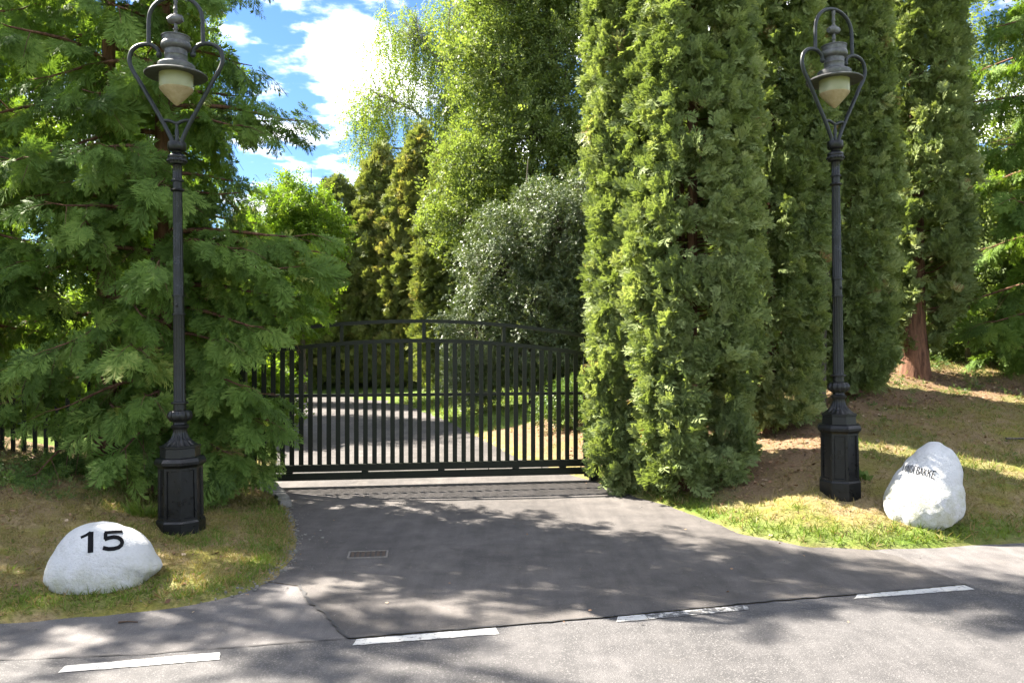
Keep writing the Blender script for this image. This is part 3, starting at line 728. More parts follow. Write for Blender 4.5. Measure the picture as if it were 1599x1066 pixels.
spec = [('L', 298, 11, 5), ('U', 318, 15, 5), ('N', 343, 16, 4.5), ('D', 369, 16, 5), ('E', 395, 16, 5.5), ('B', 421, 20, 6), ('A', 446, 26, 6.5), ('K', 482, 24, 7), ('K', 518, 26, 7.5), ('E', 558, 28, 8)]
st2 = []
for ch, x0, wd, sw in spec:
    x0 = 312 + (x0 - 300) * .95; wd *= .95
    base = 410 + (x0 - 305) * 0.2; h = 60 if x0 > 330 else 54
    for s in LET[ch]:
        st2.append(([(x0 + u * wd + (1 - v) * 17, base + u * wd * 0.2 - (1 - v) * h) for u, v in s], sw * .95))
letter_strokes(r2, bv2, st2, 515, 437, 5.33 * 187, 'lettering', 'black painted word LUNDEBAKKE', (0, .985, -.165))
#FOLIAGE
# ------------------------------------------------------------------ foliage builders
def nrm(a): return a / np.maximum(np.linalg.norm(a, axis=-1, keepdims=True), 1e-9)
class Proto:
    def __init__(s): s.V = []; s.Q = []; s.T = []
    def rhomb(s, b, t, w, n, tb=0.0, tt=0.0, mid=0.45):
        b = np.array(b, float); t = np.array(t, float); d = t - b
        side = nrm(np.cross(np.array(n, float), d)) * w / 2; m = b + d * mid
        i = len(s.V); s.V += [b, m + side, t, m - side]; s.Q.append((i, i + 1, i + 2, i + 3)); s.T += [tb, (tb + tt) / 2, tt, (tb + tt) / 2]
    def done(s): return np.array(s.V, np.float32), np.array(s.Q, np.int32), np.array(s.T, np.float32)
def cedar_spray(seed, np_=8):
    r = np.random.default_rng(seed); p = Proto(); ax = lambda x: np.array([x, 0.04 * math.sin(5 * x + seed), -0.22 * x * x])
    p.rhomb(ax(0), ax(1.0), 0.05, (0, 0, 1), -0.1, 0.2)
    for i in range(np_):
        t = 0.10 + 0.82 * i / np_
        for sd in (-1, 1):
            L = (0.46 * (1 - t) ** 0.75 + 0.10) * r.uniform(.8, 1.15); a = math.radians(r.uniform(34, 50)) * sd
            b = ax(t + 0.03 * sd); e = b + np.array([L * math.cos(a), L * math.sin(a), -0.22 * L + r.uniform(-.07, .07)])
            p.rhomb(b, e, 0.088, (r.uniform(-.3, .3), r.uniform(-.3, .3), 1), -0.08, 0.22)
    return p.done()
def fan_spray(seed):
    r = np.random.default_rng(seed + 50); p = Proto()
    for i in range(9):
        a = math.radians(-66 + 132 * i / 8 + r.uniform(-6, 6)); L = (1.0 - 0.36 * abs(a)) * r.uniform(.75, 1.12)
        b = np.array([0.22 * abs(math.sin(a)) + 0.05 * i / 8, 0.16 * math.sin(a), 0]); z = r.uniform(-.22, .22) - .18 * abs(a)
        e = np.array([L * math.cos(a) + .1, L * math.sin(a), z])
        p.rhomb(b, e, 0.165, (r.uniform(-.6, .6), r.uniform(-.6, .6), 1), -0.16, 0.16, 0.62)
    return p.done()
def leaf_sprig(seed, n=6, ll=0.34, lw=0.2, hang=0.0):
    r = np.random.default_rng(seed + 90); p = Proto()
    for i in range(n):
        t = 0.15 + 0.85 * i / (n - 1); sd = -1 if i % 2 else 1
        b = np.array([t, 0, -0.12 * t * t]); d = nrm(np.array([r.uniform(.2, .9), sd * r.uniform(.4, 1), r.uniform(-.5, .35) - hang]))
        nn = nrm(np.array([r.uniform(-.6, .6), r.uniform(-.6, .6), 1]))
        p.rhomb(b, b + d * ll * r.uniform(.75, 1.2), lw, nn, r.uniform(-.1, .05), r.uniform(0, .15), 0.5)
    return p.done()
def place(protos, pos, axis_, normal, scale, tint):
    """many copies of small leaf clusters written out as one array"""
    pos = np.asarray(pos, np.float32); n = len(pos); x = nrm(np.asarray(axis_, np.float32))
    z = np.asarray(normal, np.float32); z = nrm(z - x * (z * x).sum(-1, keepdims=True)); y = np.cross(z, x)
    R = np.stack([x, y, z], 1) * np.asarray(scale, np.float32)[:, None, None]
    which = rng.integers(0, len(protos), n); Vs, Qs, Ts = [], [], []; off = 0
    for k, (V, Qd, T) in enumerate(protos):
        s = np.where(which == k)[0]
        if not len(s): continue
        VV = np.einsum('vi,nij->nvj', V, R[s]) + pos[s][:, None, :]
        Vs.append(VV.reshape(-1, 3)); Ts.append((np.asarray(tint)[s][:, None] + T[None, :]).ravel())
        Qs.append((Qd[None] + (np.arange(len(s)) * len(V))[:, None, None]).reshape(-1, 4) + off); off += len(V) * len(s)
    return np.concatenate(Vs), np.concatenate(Qs), np.clip(np.concatenate(Ts), 0.0, 1.0)
def crown_obj(name, parts_, m, parent, kind='stuff'):
    Vs, Qs, Ts, off = [], [], [], 0
    for V, Qd, T in parts_: Vs.append(V); Qs.append(Qd + off); Ts.append(T); off += len(V)
    me = mesh_np(name, np.concatenate(Vs), np.concatenate(Qs), {'tint': np.concatenate(Ts)})
    o = link(name, me, m, parent)
    if kind: o['kind'] = kind
    return o
_PM = {}
def proto_mesh(key, protos, m):
    k = (key, m.name)
    if k not in _PM:
        _PM[k] = []
        for V, Qd, T in protos:
            me = mesh_np('leaf_tuft', V, Qd, {'tint': T}); me.materials.append(m)
            _PM[k].append(bpy.data.objects.new('leaf_tuft', me))
    return _PM[k]
_NG = {}
def tuft_tree(key, m, obs):
    if (key, m.name) in _NG: return _NG[(key, m.name)]
    g = bpy.data.node_groups.new('leaf_tufts', 'GeometryNodeTree'); _NG[(key, m.name)] = g
    g.interface.new_socket('Geometry', in_out='INPUT', socket_type='NodeSocketGeometry'); g.interface.new_socket('Geometry', in_out='OUTPUT', socket_type='NodeSocketGeometry')
    nn = g.nodes.new; gi, go, jn = nn('NodeGroupInput'), nn('NodeGroupOutput'), nn('GeometryNodeJoinGeometry')
    def attr(n, ty):
        a = nn('GeometryNodeInputNamedAttribute'); a.data_type = ty; a.inputs['Name'].default_value = n
        return [o for o in a.outputs if o.enabled and o.name == 'Attribute'][0]
    rot, scl, wh = attr('tuft_rot', 'QUATERNION'), attr('tuft_size', 'FLOAT'), attr('tuft_kind', 'INT')
    for k, ob in enumerate(obs):
        oi = nn('GeometryNodeObjectInfo'); oi.inputs['Object'].default_value = ob
        cp = nn('FunctionNodeCompare'); cp.data_type = 'INT'; cp.operation = 'EQUAL'
        ii = [q for q in cp.inputs if q.enabled]
        g.links.new(wh, ii[0]); ii[1].default_value = k
        ip = nn('GeometryNodeInstanceOnPoints'); g.links.new(gi.outputs[0], ip.inputs['Points']); g.links.new(cp.outputs[0], ip.inputs['Selection'])
        g.links.new(oi.outputs['Geometry'], ip.inputs['Instance']); g.links.new(rot, ip.inputs['Rotation']); g.links.new(scl, ip.inputs['Scale'])
        g.links.new(ip.outputs[0], jn.inputs[0])
    g.links.new(jn.outputs[0], go.inputs[0])
    return g
def quats(x, z):
    x = nrm(np.asarray(x, float)); z = np.asarray(z, float); z = nrm(z - x * (z * x).sum(-1, keepdims=True)); y = np.cross(z, x)
    R = np.stack([x, y, z], -1)
    w = np.sqrt(np.maximum(0, 1 + R[:, 0, 0] + R[:, 1, 1] + R[:, 2, 2])) / 2; a = np.sqrt(np.maximum(0, 1 + R[:, 0, 0] - R[:, 1, 1] - R[:, 2, 2])) / 2
    b = np.sqrt(np.maximum(0, 1 - R[:, 0, 0] + R[:, 1, 1] - R[:, 2, 2])) / 2; c = np.sqrt(np.maximum(0, 1 - R[:, 0, 0] - R[:, 1, 1] + R[:, 2, 2])) / 2
    sg = lambda v: np.where(v < 0, -1.0, 1.0)
    return np.stack([w, a * sg(R[:, 2, 1] - R[:, 1, 2]), b * sg(R[:, 0, 2] - R[:, 2, 0]), c * sg(R[:, 1, 0] - R[:, 0, 1])], -1)
def tuft_crown(name, key, protos, pos, ax, normal, size, tint, m, parent, kind='stuff'):
    """a crown of leaf tufts: one point per tuft, each carrying a small leafy mesh"""
    obs = proto_mesh(key, protos, m); n = len(pos)
    me = bpy.data.meshes.new(name); me.vertices.add(n); me.vertices.foreach_set('co', np.ascontiguousarray(pos, np.float32).ravel())
    a = me.attributes.new('tuft_rot', 'QUATERNION', 'POINT'); a.data.foreach_set('value', quats(ax, normal).astype(np.float32).ravel())
    a = me.attributes.new('tuft_size', 'FLOAT', 'POINT'); a.data.foreach_set('value', np.asarray(size, np.float32))
    a = me.attributes.new('tuft_tint', 'FLOAT', 'POINT'); a.data.foreach_set('value', np.asarray(tint, np.float32))
    a = me.attributes.new('tuft_kind', 'INT', 'POINT'); a.data.foreach_set('value', rng.integers(0, len(obs), n).astype(np.int32))
    o = link(name, me, m, parent); md = o.modifiers.new('leaf_tufts', 'NODES'); md.node_group = tuft_tree(key, m, obs)
    if kind: o['kind'] = kind
    return o
class Tubes:
    def __init__(s): s.V = []; s.Q = []; s.n = 0
    def add(s, P, r0, r1, k=5):
        P = np.asarray(P, float); n = len(P); rad = np.linspace(r0, r1, n) if np.isscalar(r0) else np.asarray(r0)
        T = nrm(np.gradient(P, axis=0)); ref = np.where(np.abs(T[:, 2:3]) > 0.9, np.array([[1., 0, 0]]), np.array([[0, 0, 1.]]))
        U = nrm(np.cross(T, ref)); Wd = np.cross(T, U); a = np.arange(k) * 2 * PI / k
        ring = P[:, None, :] + (U[:, None, :] * np.cos(a)[None, :, None] + Wd[:, None, :] * np.sin(a)[None, :, None]) * rad[:, None, None]
        i = np.arange(n * k).reshape(n, k); j = np.roll(i, -1, 1)
        s.V.append(ring.reshape(-1, 3)); s.Q.append(np.stack([i[:-1], j[:-1], j[1:], i[1:]], -1).reshape(-1, 4) + s.n); s.n += n * k
    def obj(s, name, m, parent, kind=None):
        o = link(name, mesh_np(name, np.concatenate(s.V), np.concatenate(s.Q), None, True), m, parent)
        if kind: o['kind'] = kind
        return o
def rv(n, s=1.0): return rng.normal(0, s, (n, 3))
def scale_spray(seed, n=6, w=0.10):
    """flat scaly spray: an axis with close pairs of fine lobes, the lobes forked"""
    r = np.random.default_rng(seed + 300); p = Proto()
    cv = r.uniform(-.35, .35); ax = lambda x: np.array([x, cv * x * x * .4, -.12 * x * x])
    p.rhomb(ax(.3), ax(1.02), w * .9, (0, 0, 1), -.05, .16)
    for i in range(n):
        t = .16 + .76 * i / n
        for sd in (-1, 1):
            L = (.50 * math.sin(PI * (.22 + .62 * t)) ** 1.2 + .06) * r.uniform(.75, 1.15); a = math.radians(r.uniform(30, 48)) * sd
            b = ax(t); e = b + np.array([L * math.cos(a), L * math.sin(a), r.uniform(-.16, .10) - .1 * L])
            p.rhomb(b, e, w * r.uniform(.85, 1.2), (r.uniform(-.4, .4), r.uniform(-.4, .4), 1), -.16, .14, .6)
            if L > .3:
                q = b + (e - b) * .42; a2 = a + sd * math.radians(30)
                p.rhomb(q, q + np.array([L * .5 * math.cos(a2), L * .5 * math.sin(a2), r.uniform(-.08, .06)]), w * .8, (0, 0, 1), -.08, .12, .6)
    return p.done()
CED = [cedar_spray(i) for i in range(5)]
FINE = [scale_spray(i) for i in range(6)]
SPRIG = [leaf_sprig(i) for i in range(5)]
HANGS = [leaf_sprig(i, 7, 0.22, 0.15, 0.7) for i in range(4)]
def join_sprays(protos, P, A, Nn, Sc, Tt):
    V, Qd, T = place(protos, P, A, Nn, Sc, np.asarray(Tt) + .5); return V, Qd, T - .5
def cypress_tuft(seed):
    """ruffled clump, outward along +x, up along +z"""
    n = 13; d = nrm(rv(n, .55) + np.array([.75, 0, .5])); P = np.stack([rng.uniform(-.35, .1, n), rng.normal(0, .32, n), rng.normal(0, .36, n)], -1)
    Nn = np.array([.75, 0, .5]) + rv(n, .6)
    return join_sprays(FINE, P, d, Nn, rng.uniform(.6, 1.05, n), rng.normal(0, .07, n))
def cedar_twig(seed):
    """drooping twig along +x with hanging ferny sprays"""
    P, A, Nn, Sc = [], [], [], []; n = 8; r = np.random.default_rng(seed)
    for u in range(n):
        t = (u + .5) / n; s2 = 1 if u % 2 else -1; P.append([t * .85, 0, -.2 * t * t]); 
        A.append([r.uniform(.45, .9), s2 * r.uniform(.25, .8), r.uniform(-1.0, -.1)]); Nn.append([r.uniform(.1, .9), r.normal(0, .45), .6]); Sc.append(r.uniform(.42, .72) * (1.1 - .3 * t))
    P.append([.8, 0, -.15]); A.append([1, 0, -.5]); Nn.append([.4, 0, 1]); Sc.append(.6)
    return join_sprays(FINE_C, np.array(P), np.array(A), np.array(Nn), np.array(Sc), r.normal(0, .06, n + 1))
FINE_C = [scale_spray(40 + i, 9, .066) for i in range(6)]
TUFT_CY = [cypress_tuft(i) for i in range(7)]
TUFT_CE = [cedar_twig(i) for i in range(8)]
def leaf_tuft(seed, n, protos, sz, spread=.5):
    d = nrm(rv(n) + np.array([.35, 0, .1])); P = rv(n, spread * .55)
    return join_sprays(protos, P, d, np.array([.35, 0, .9]) + rv(n, .45), sz * rng.uniform(.7, 1.3, n), rng.normal(0, .12, n))
SPRIG7 = [leaf_sprig(20 + i, 7, .30, .17) for i in range(5)]
TUFT_LF = [leaf_tuft(i, 13, SPRIG7, .62) for i in range(7)]
def strand(seed):
    n = 11; u = np.linspace(0, 1, n); P = np.stack([rng.normal(0, .04, n) + .1 * u * u, rng.normal(0, .04, n), -u], -1)
    return join_sprays(HANGS, P, np.array([0, 0, -1.]) + rv(n, .5), rv(n), .26 * rng.uniform(.7, 1.3, n), rng.normal(0, .12, n))
TUFT_BI = [strand(i) for i in range(6)]
TWIG_FIR = [leaf_tuft(i, 8, CED, .7, .3) for i in range(4)]

def trunk_path(x, y, z0, H, wob=0.1, lean=(0, 0), n=14):
    t = np.linspace(0, 1, n); ph = rng.uniform(0, 6, 2)
    return np.stack([x + wob * np.sin(t * 5 + ph[0]) * t + lean[0] * t, y + wob * np.sin(t * 4 + ph[1]) * t + lean[1] * t, z0 - 0.1 + (H + 0.1) * t], -1)

def cedar(label, x, y, H, prof, trunk_r=0.13, per_m=9.0, size=0.27, z_low=0.3, ymul=0.8, group=None, extra=(), dens=1.0, twigs=True, lean=(0, 0), zhi=5.6, mtl='cedar', name='cedar_tree', ground_z=None):
    z0 = gz(x, y) if ground_z is None else ground_z
    root = empty(name, (0, 0, 0), 0, label, 'tree', group)
    tp = trunk_path(x, y, z0, H, 0.06, lean, 20)
    tb = Tubes(); rr = trunk_r * (1 - np.linspace(0, 1, 20) * 0.93); rr[0] *= 1.6; rr[1] *= 1.15; tb.add(tp, rr, None, 10); tb.obj('trunk', M['bark_red'], root)
    br = Tubes(); P, A, Nn, Sc, Tt = [], [], [], [], []
    zs = []
    z = z_low
    while z < H - 0.15:
        zs.append((z, None, None)); z += rng.uniform(.4, 1.6) / per_m / (1.0 if z < 5.4 else 0.6)
    zs += list(extra)
    ph0 = rng.uniform(0, 6)
    for i, (zz, ph, LL) in enumerate(zs):
        hi = zz > zhi
        if ph is None:
            ph = ph0 + i * 2.399 + rng.uniform(-.4, .4)
            L = np.interp(zz, [p[0] for p in prof], [p[1] for p in prof]) * rng.uniform(.72, 1.08)
            if math.sin(ph) > 0: L *= (1 - (1 - ymul) * math.sin(ph))
        else: L = LL
        if L < 0.15: continue
        c = np.array([np.interp(zz + z0, tp[:, 2], tp[:, 0]), np.interp(zz + z0, tp[:, 2], tp[:, 1]), zz + z0])
        out = np.array([math.cos(ph), math.sin(ph), 0]); lat = np.array([-out[1], out[0], 0])
        rise, droop = rng.uniform(.05, .3), rng.uniform(.25, .55)
        s = np.linspace(0, 1, 8)[:, None]; bend = rng.uniform(-.2, .2)
        B = c + out * s * L + lat * bend * L * s * s + np.array([0, 0, 1.]) * (rise * s - droop * s * s + 0.12 * s ** 6) * L
        gl = ground_h(B[:, 0], B[:, 1], False) + 0.06
        B[:, 2] = np.maximum(B[:, 2], gl)
        br.add(B, 0.012 + 0.014 * L, 0.004, 4)
        nt_ = max(3, int(L * 10.5 * dens * (0.42 if hi else 1 if zz < 3.6 else .8)))
        for k in range(nt_):
            t = 0.12 + 0.88 * (k + rng.uniform(0, .8)) / nt_
            t = min(t, 1.0); f = t * 7; i0 = min(int(f), 6); bp = B[i0] + (B[i0 + 1] - B[i0]) * (f - i0)
            sd = 1 if k % 2 else -1
            d = out * rng.uniform(.45, .9) + lat * sd * rng.uniform(.2, 1.0) + np.array([0, 0, rng.uniform(-1.15, .1)])
            d = d / np.linalg.norm(d); tl = (0.24 + 0.34 * (1 - t)) * rng.uniform(.7, 1.3) * min(1.2, .5 + L * .45)
            if k == nt_ - 1: d = out + np.array([0, 0, -.25]); d /= np.linalg.norm(d)
            q = np.array([bp, bp + d * tl * .5, bp + d * tl + np.array([0, 0, -.12 * tl])])
            if twigs and not hi and k % 2: br.add(q, 0.005, 0.002, 3)
            P.append(bp); A.append(d); Nn.append(np.array([0, 0, .8]) + out * rng.uniform(0, 1.0) + rng.normal(0, .45, 3)); Sc.append(size / .22 * .315 * rng.uniform(.75, 1.3) * (1.25 if hi else 1)); Tt.append(rng.normal(.42, .13) + (.22 if rng.random() < .10 else 0))
            if not hi and rng.random() < .3:
                P.append(bp + rng.normal(0, .05, 3)); A.append(d * .5 + rng.normal(0, .35, 3) + out * .4 + [0, 0, -.3]); Nn.append(np.array([0, 0, .7]) + out * .8 + rng.normal(0, .3, 3)); Sc.append(size / .22 * .28 * rng.uniform(.7, 1.2)); Tt.append(rng.normal(.40, .13))
    br.obj('branches', M['bark_red'], root, 'stuff')
    P = np.array(P); g = ground_h(P[:, 0], P[:, 1], False); P[:, 2] = np.maximum(P[:, 2], g + 0.1)
    tuft_crown('crown', 'cedar', TUFT_CE, P, np.array(A), np.array(Nn), np.array(Sc), np.array(Tt), M[mtl], root)
    return root

def column(label, x, y, H, prof, mtl='cypress', size=0.15, per_m2=95, per=14, trunk_r=0.08, low=0.0, name='cypress_tree', group=None, cat='tree', lob=0.3, seed=0, gaps=(), zvis=6.2, barkm='bark_red', tmean=.45, stems=1, lean=(0, 0), depth=.42, up=0.55, ground_z=None):
    z0 = gz(x, y) if ground_z is None else ground_z
    root = empty(name, (0, 0, 0), 0, label, cat, group)
    tb = Tubes()
    for k in range(stems):
        ox, oy = (0, 0) if k == 0 else rng.uniform(-.3, .3, 2)
        tp = trunk_path(x + ox * .5, y + oy * .5, z0, H * .97, 0.06, (lean[0] + ox, lean[1] + oy), 14); rr = trunk_r * (1 if k == 0 else .6) * (1 - np.linspace(0, 1, 14) * .93); rr[0] *= 1.4
        tb.add(tp, rr, None, 9)
    tb.obj('trunk', M[barkm], root)
    pz = [p[0] for p in prof]; pr = [p[1] for p in prof]
    area = 2 * PI * float(np.sum((np.array(pr[1:]) + np.array(pr[:-1])) * np.diff(pz)) / 2); ncl = int(area * per_m2)
    zs = rng.uniform(low, H, ncl * 3); w = np.interp(zs, pz, pr); w = w * np.where(zs > zvis, .4, 1.0); keep = rng.random(ncl * 3) < w / max(pr); zs = zs[keep]
    zs = zs[:ncl]; ncl = len(zs); ph = rng.uniform(-PI, PI, ncl)
    Rb = np.interp(zs, pz, pr); cx, sx = np.cos(ph), np.sin(ph)
    lobe = fbm(cx * 1.2 + seed * 3.1 + 7, sx * 1.2 + 9, zs * .55, 1.5, 3)
    q = rng.random(ncl)
    Rr = Rb * (1 - lob + 2 * lob * lobe) * (1.0 - depth * q ** 1.25)
    keep = (sx < .35) | (rng.random(ncl) < .5)
    for (gzz, gph, gr) in gaps:
        dphi = (ph - gph + PI) % (2 * PI) - PI
        keep &= ((zs - gzz) ** 2 + (dphi * Rb) ** 2) > gr ** 2 * rng.uniform(.5, 1.2, ncl)
    keep &= (fbm(cx * 2 + seed, sx * 2, zs * 1.2, 2.0, 2) > 0.30)
    zs, ph, Rr, cx, sx = zs[keep], ph[keep], Rr[keep], cx[keep], sx[keep]
    cen = np.stack([x + lean[0] * zs / H + cx * Rr, y + lean[1] * zs / H + sx * Rr, z0 + zs], -1); out = np.stack([cx, sx, np.zeros_like(cx)], -1)
    # side branches to the clumps
    br = Tubes()
    for k in range(0, len(cen), 9):
        c = cen[k]; a = np.array([x + lean[0] * zs[k] / H, y + lean[1] * zs[k] / H, c[2] - .3 * Rr[k]])
        br.add(np.array([a, (a + c) / 2 + [0, 0, -.05], c]), .012, .004, 3)
    br.obj('branches', M[barkm], root, 'stuff')
    ctint = rng.normal(tmean, .09, len(cen)) + (fbm(cen[:, 0] + seed, cen[:, 1], cen[:, 2], 1.1, 2) - .5) * .35
    n = len(cen); A = out + np.array([0, 0, up * .5]) + rv(n, .32); Nn = np.array([0, 0, 1.]) + rv(n, .25)
    cen[:, 2] = np.maximum(cen[:, 2], ground_h(cen[:, 0], cen[:, 1], False) + size * .8)
    tuft_crown('crown', 'cypress', TUFT_CY, cen, A, Nn, size * rng.uniform(.75, 1.35, n) * np.where(zs > zvis, 1.4, 1.0), ctint + np.where(rng.random(n) < .025, .4, 0), M[mtl], root)
    return root

def broadleaf(label, name, x, y, H, lobes, n_cl, per, mtl, size=0.3, trunk_r=0.14, barkm='bark_grey', cat='tree', weep=False, group=None, shell=.5, clr=.35, tmean=.5, lean=(0, 0), protos=None, z0=None, forks=1, tilt=0.35):
    z0 = gz(x, y) if z0 is None else z0
    root = empty(name, (0, 0, 0), 0, label, cat, group)
    tb = Tubes(); tp = trunk_path(x, y, z0, H, 0.15, lean, 14); tb.add(tp, trunk_r * (1 - np.linspace(0, 1, 14) * .9), None, 8)
    for k in range(1, forks):
        t2 = trunk_path(x + rng.uniform(-.2, .2), y + rng.uniform(-.2, .2), z0, H * rng.uniform(.75, .95), .2, tuple(rng.uniform(-1.0, 1.0, 2) * H * .1), 12); tb.add(t2, trunk_r * .6 * (1 - np.linspace(0, 1, 12) * .9), None, 6)
    tb.obj('trunk', M[barkm], root)
    br = Tubes(); C_, Cd = [], []
    vol = np.array([l[3] * l[4] * l[5] for l in lobes]); vol = vol ** .8 / (vol ** .8).sum()
    for l, v in zip(lobes, vol):
        c = np.array(l[:3]); r3 = np.array(l[3:]); n = max(4, int(n_cl * v))
        d = nrm(rv(n)); rr = rng.random(n) ** shell
        pts = c + d * r3 * rr[:, None]
        zt = np.clip(c[2] - r3[2] * .9, z0 + .3, z0 + H * .9)
        base = np.array([np.interp(zt, tp[:, 2], tp[:, 0]), np.interp(zt, tp[:, 2], tp[:, 1]), zt])
        s = np.linspace(0, 1, 7)[:, None]; limb = base * (1 - s) + c * s + np.array([0, 0, 1.]) * np.sin(s * PI) * .2 * r3[2] + rng.normal(0, .06, (7, 3))
        br.add(limb, max(.015, trunk_r * .42), .02, 5)
        for k in range(0, n, 3):
            j = rng.integers(3, 7); b0 = limb[j]; e = pts[k]; mid = (b0 + e) / 2 + rng.normal(0, .08, 3) + np.array([0, 0, .08])
            br.add(np.array([b0, mid, e]), .016, .004, 3)
        C_.append(pts); Cd.append(d)
    br.obj('branches', M[barkm], root, 'stuff')
    cen = np.concatenate(C_); out = np.concatenate(Cd); n = len(cen); ct = rng.normal(tmean, .12, n)
    if weep:
        A = np.array([1., 0, 0]) * rng.choice([-1, 1], (n, 1)) + rv(n, .6) * [1, 1, .15]; Nn = np.array([0, 0, 1.]) + rv(n, .1); sz = rng.uniform(.5, 1.5, n) * size / .4
        tuft_crown('crown', 'strand', TUFT_BI, cen, A, Nn, sz, ct, M[mtl], root)
    else:
        g = ground_h(cen[:, 0], cen[:, 1], False); cen[:, 2] = np.maximum(cen[:, 2], g + .12)
        A = out * .7 + rv(n, .6); Nn = np.array([0, 0, 1.]) + out * tilt + rv(n, .4)
        tuft_crown('crown', 'leaf', TUFT_LF, cen, A, Nn, clr * rng.uniform(.75, 1.35, n) * size / .3, ct, M[mtl], root)
    return root

# ------------------------------------------------------------------ left: red cedars
LG = 'red cedars along the left side of the gate'
cedar('drooping red cedar right behind the left street lamp, its low branches reaching over the gate', -3.5, 8.05, 8.6,
      [(0, .8), (.5, .95), (1.0, 1.15), (1.6, 1.2), (2.2, 1.5), (2.9, 1.4), (3.3, 1.15), (3.9, 1.25), (4.6, 1.0), (6.0, .95), (8.6, .1)], .12, 10.5, .215, .25, .62, LG,
      extra=[(3.85, -.05, 1.5), (3.7, .1, 1.3), (2.6, -.2, 1.55), (2.45, -.1, 1.6), (2.25, -.35, 1.5), (2.05, -.25, 1.45), (1.85, -.3, 1.3), (.75, -.3, 1.1), (.95, -.4, 1.2), (1.15, -.25, 1.15), (.6, -.55, 1.05), (.45, -.8, .9), (.4, -.4, .95), (1.0, -.15, 1.1)])
cedar('red cedar with a bare reddish trunk, second to the left of the gate', -4.25, 8.35, 9.6, [(0, 1.2), (1.5, 1.5), (3, 1.5), (5.5, 1.25), (9.6, .1)], .115, 8.0, .215, .25, .7, LG, dens=.72)
cedar('red cedar filling the left of the view, above the grassy bank', -6.0, 8.3, 8.2, [(0, .8), (1.3, 1.5), (3, 1.6), (5.3, 1.2), (8.2, .1)], .15, 8.0, .225, .45, .75, LG)
cedar('red cedar at the far left edge of the view', -8.1, 7.6, 8.5, [(0, .8), (1.5, 1.5), (5, 1.2), (8.5, .1)], .16, 6.5, .26, .5, .8, LG, twigs=False)
cedar('tall red cedar beyond the left edge of the view', -10.8, 7.2, 8.2, [(0, 1.6), (2, 1.8), (5, 1.3), (8.2, .1)], .18, 4.0, .36, .4, .9, LG, dens=.7, twigs=False)
cedar('tall red cedar furthest out beyond the left edge of the view', -13.6, 6.4, 9.0, [(0, 1.7), (2, 2.0), (5, 1.6), (9.0, .1)], .2, 3.5, .38, .4, .9, LG, dens=.7, twigs=False)

# ------------------------------------------------------------------ right: cypress columns
CG = 'columnar cypresses right of the gate'
column('narrow sunlit cypress hard against the right gate post', 1.30, 8.85, 9.2, [(0, .38), (.6, .44), (1.6, .40), (3, .40), (5, .42), (7, .36), (9.2, .05)], seed=1, group=CG, trunk_r=.07)
column('broad sunlit cypress with a bare brown trunk showing, second from the gate', 1.88, 8.36, 9.8, [(0, .50), (.5, .60), (1.3, .62), (2.2, .67), (3.5, .64), (5.5, .60), (7.5, .5), (9.8, .05)], seed=2, group=CG, trunk_r=.075,
       gaps=[(2.4, -1.75, .28), (2.9, -1.7, .20), (1.8, -1.6, .22), (3.6, -1.7, .18), (.95, -1.3, .30), (.6, -.9, .4), (.9, -.5, .45)], stems=3)
column('full green cypress left of the right street lamp', 3.16, 9.75, 9.6, [(0, .3), (.5, .5), (1.6, .62), (3, .62), (5, .55), (7, .5), (9.6, .05)], low=.08, seed=3, group=CG, trunk_r=.08, gaps=[(2.9, -1.7, .15)])
column('dark cypress standing back between two fuller ones', 2.72, 11.2, 10.2, [(0, .5), (2, .6), (5, .6), (10.2, .05)], seed=4, group=CG, per_m2=55, zvis=7.4, tmean=.38, size=.17)
column('slim green cypress directly behind the right street lamp', 4.68, 10.9, 9.6, [(0, .34), (1, .50), (3, .50), (5, .42), (9.6, .05)], seed=5, group=CG, low=.12, trunk_r=.08)
column('large cypress with a stout reddish trunk on the crest of the right bank', 6.12, 12.1, 10.5, [(.5, .35), (1.0, .6), (2, .74), (3.5, .76), (5.5, .64), (8, .5), (10.5, .05)], seed=6, group=CG, low=.45, zvis=7.4, trunk_r=.17, per_m2=75, size=.165, gaps=[(1.4, -1.6, .35), (2.1, -1.8, .25), (2.6, -1.9, .2), (.8, -1.5, .4)])
column('cypress behind the crest, between the lamp and the large trunk', 6.0, 14.6, 9.0, [(0, .6), (3, .8), (6, .6), (9.0, .05)], seed=7, group=CG, low=.3, per_m2=34, size=.22, tmean=.5)
cedar('drooping red cedar at the right edge of the view, sky showing through', 8.5, 12.2, 10.5, [(0, .8), (1.0, 1.5), (3.5, 1.85), (7, 1.7), (10.5, .1)], .17, 7.5, .26, .5, .9, 'red cedars on the right bank', dens=.9, zhi=7.5)
cedar('red cedar beyond the right edge of the view', 11.3, 11.0, 10.0, [(0, 1.3), (2, 1.9), (5, 1.6), (10, .1)], .17, 4.5, .36, .5, .9, 'red cedars on the right bank', dens=.7, twigs=False)
tb = Tubes(); tp = trunk_path(4.12, 10.6, gz(4.12, 10.6), 3.2, .05, (.1, 0)); tb.add(tp, .06, .045, 8)
o = tb.obj('tree_trunk', M['bark_grey'], None); tag(o, 'thin dark trunk standing just left of the right lamp post', 'tree trunk')
tb = Tubes(); tp = trunk_path(7.5, 13.1, gz(7.5, 13.1), 2.6, .0); tb.add(tp, .045, .042, 10)
o = tb.obj('wooden_pole', M['pole_wood'], None); tag(o, 'bare mossy wooden pole behind the crest of the right bank', 'pole')

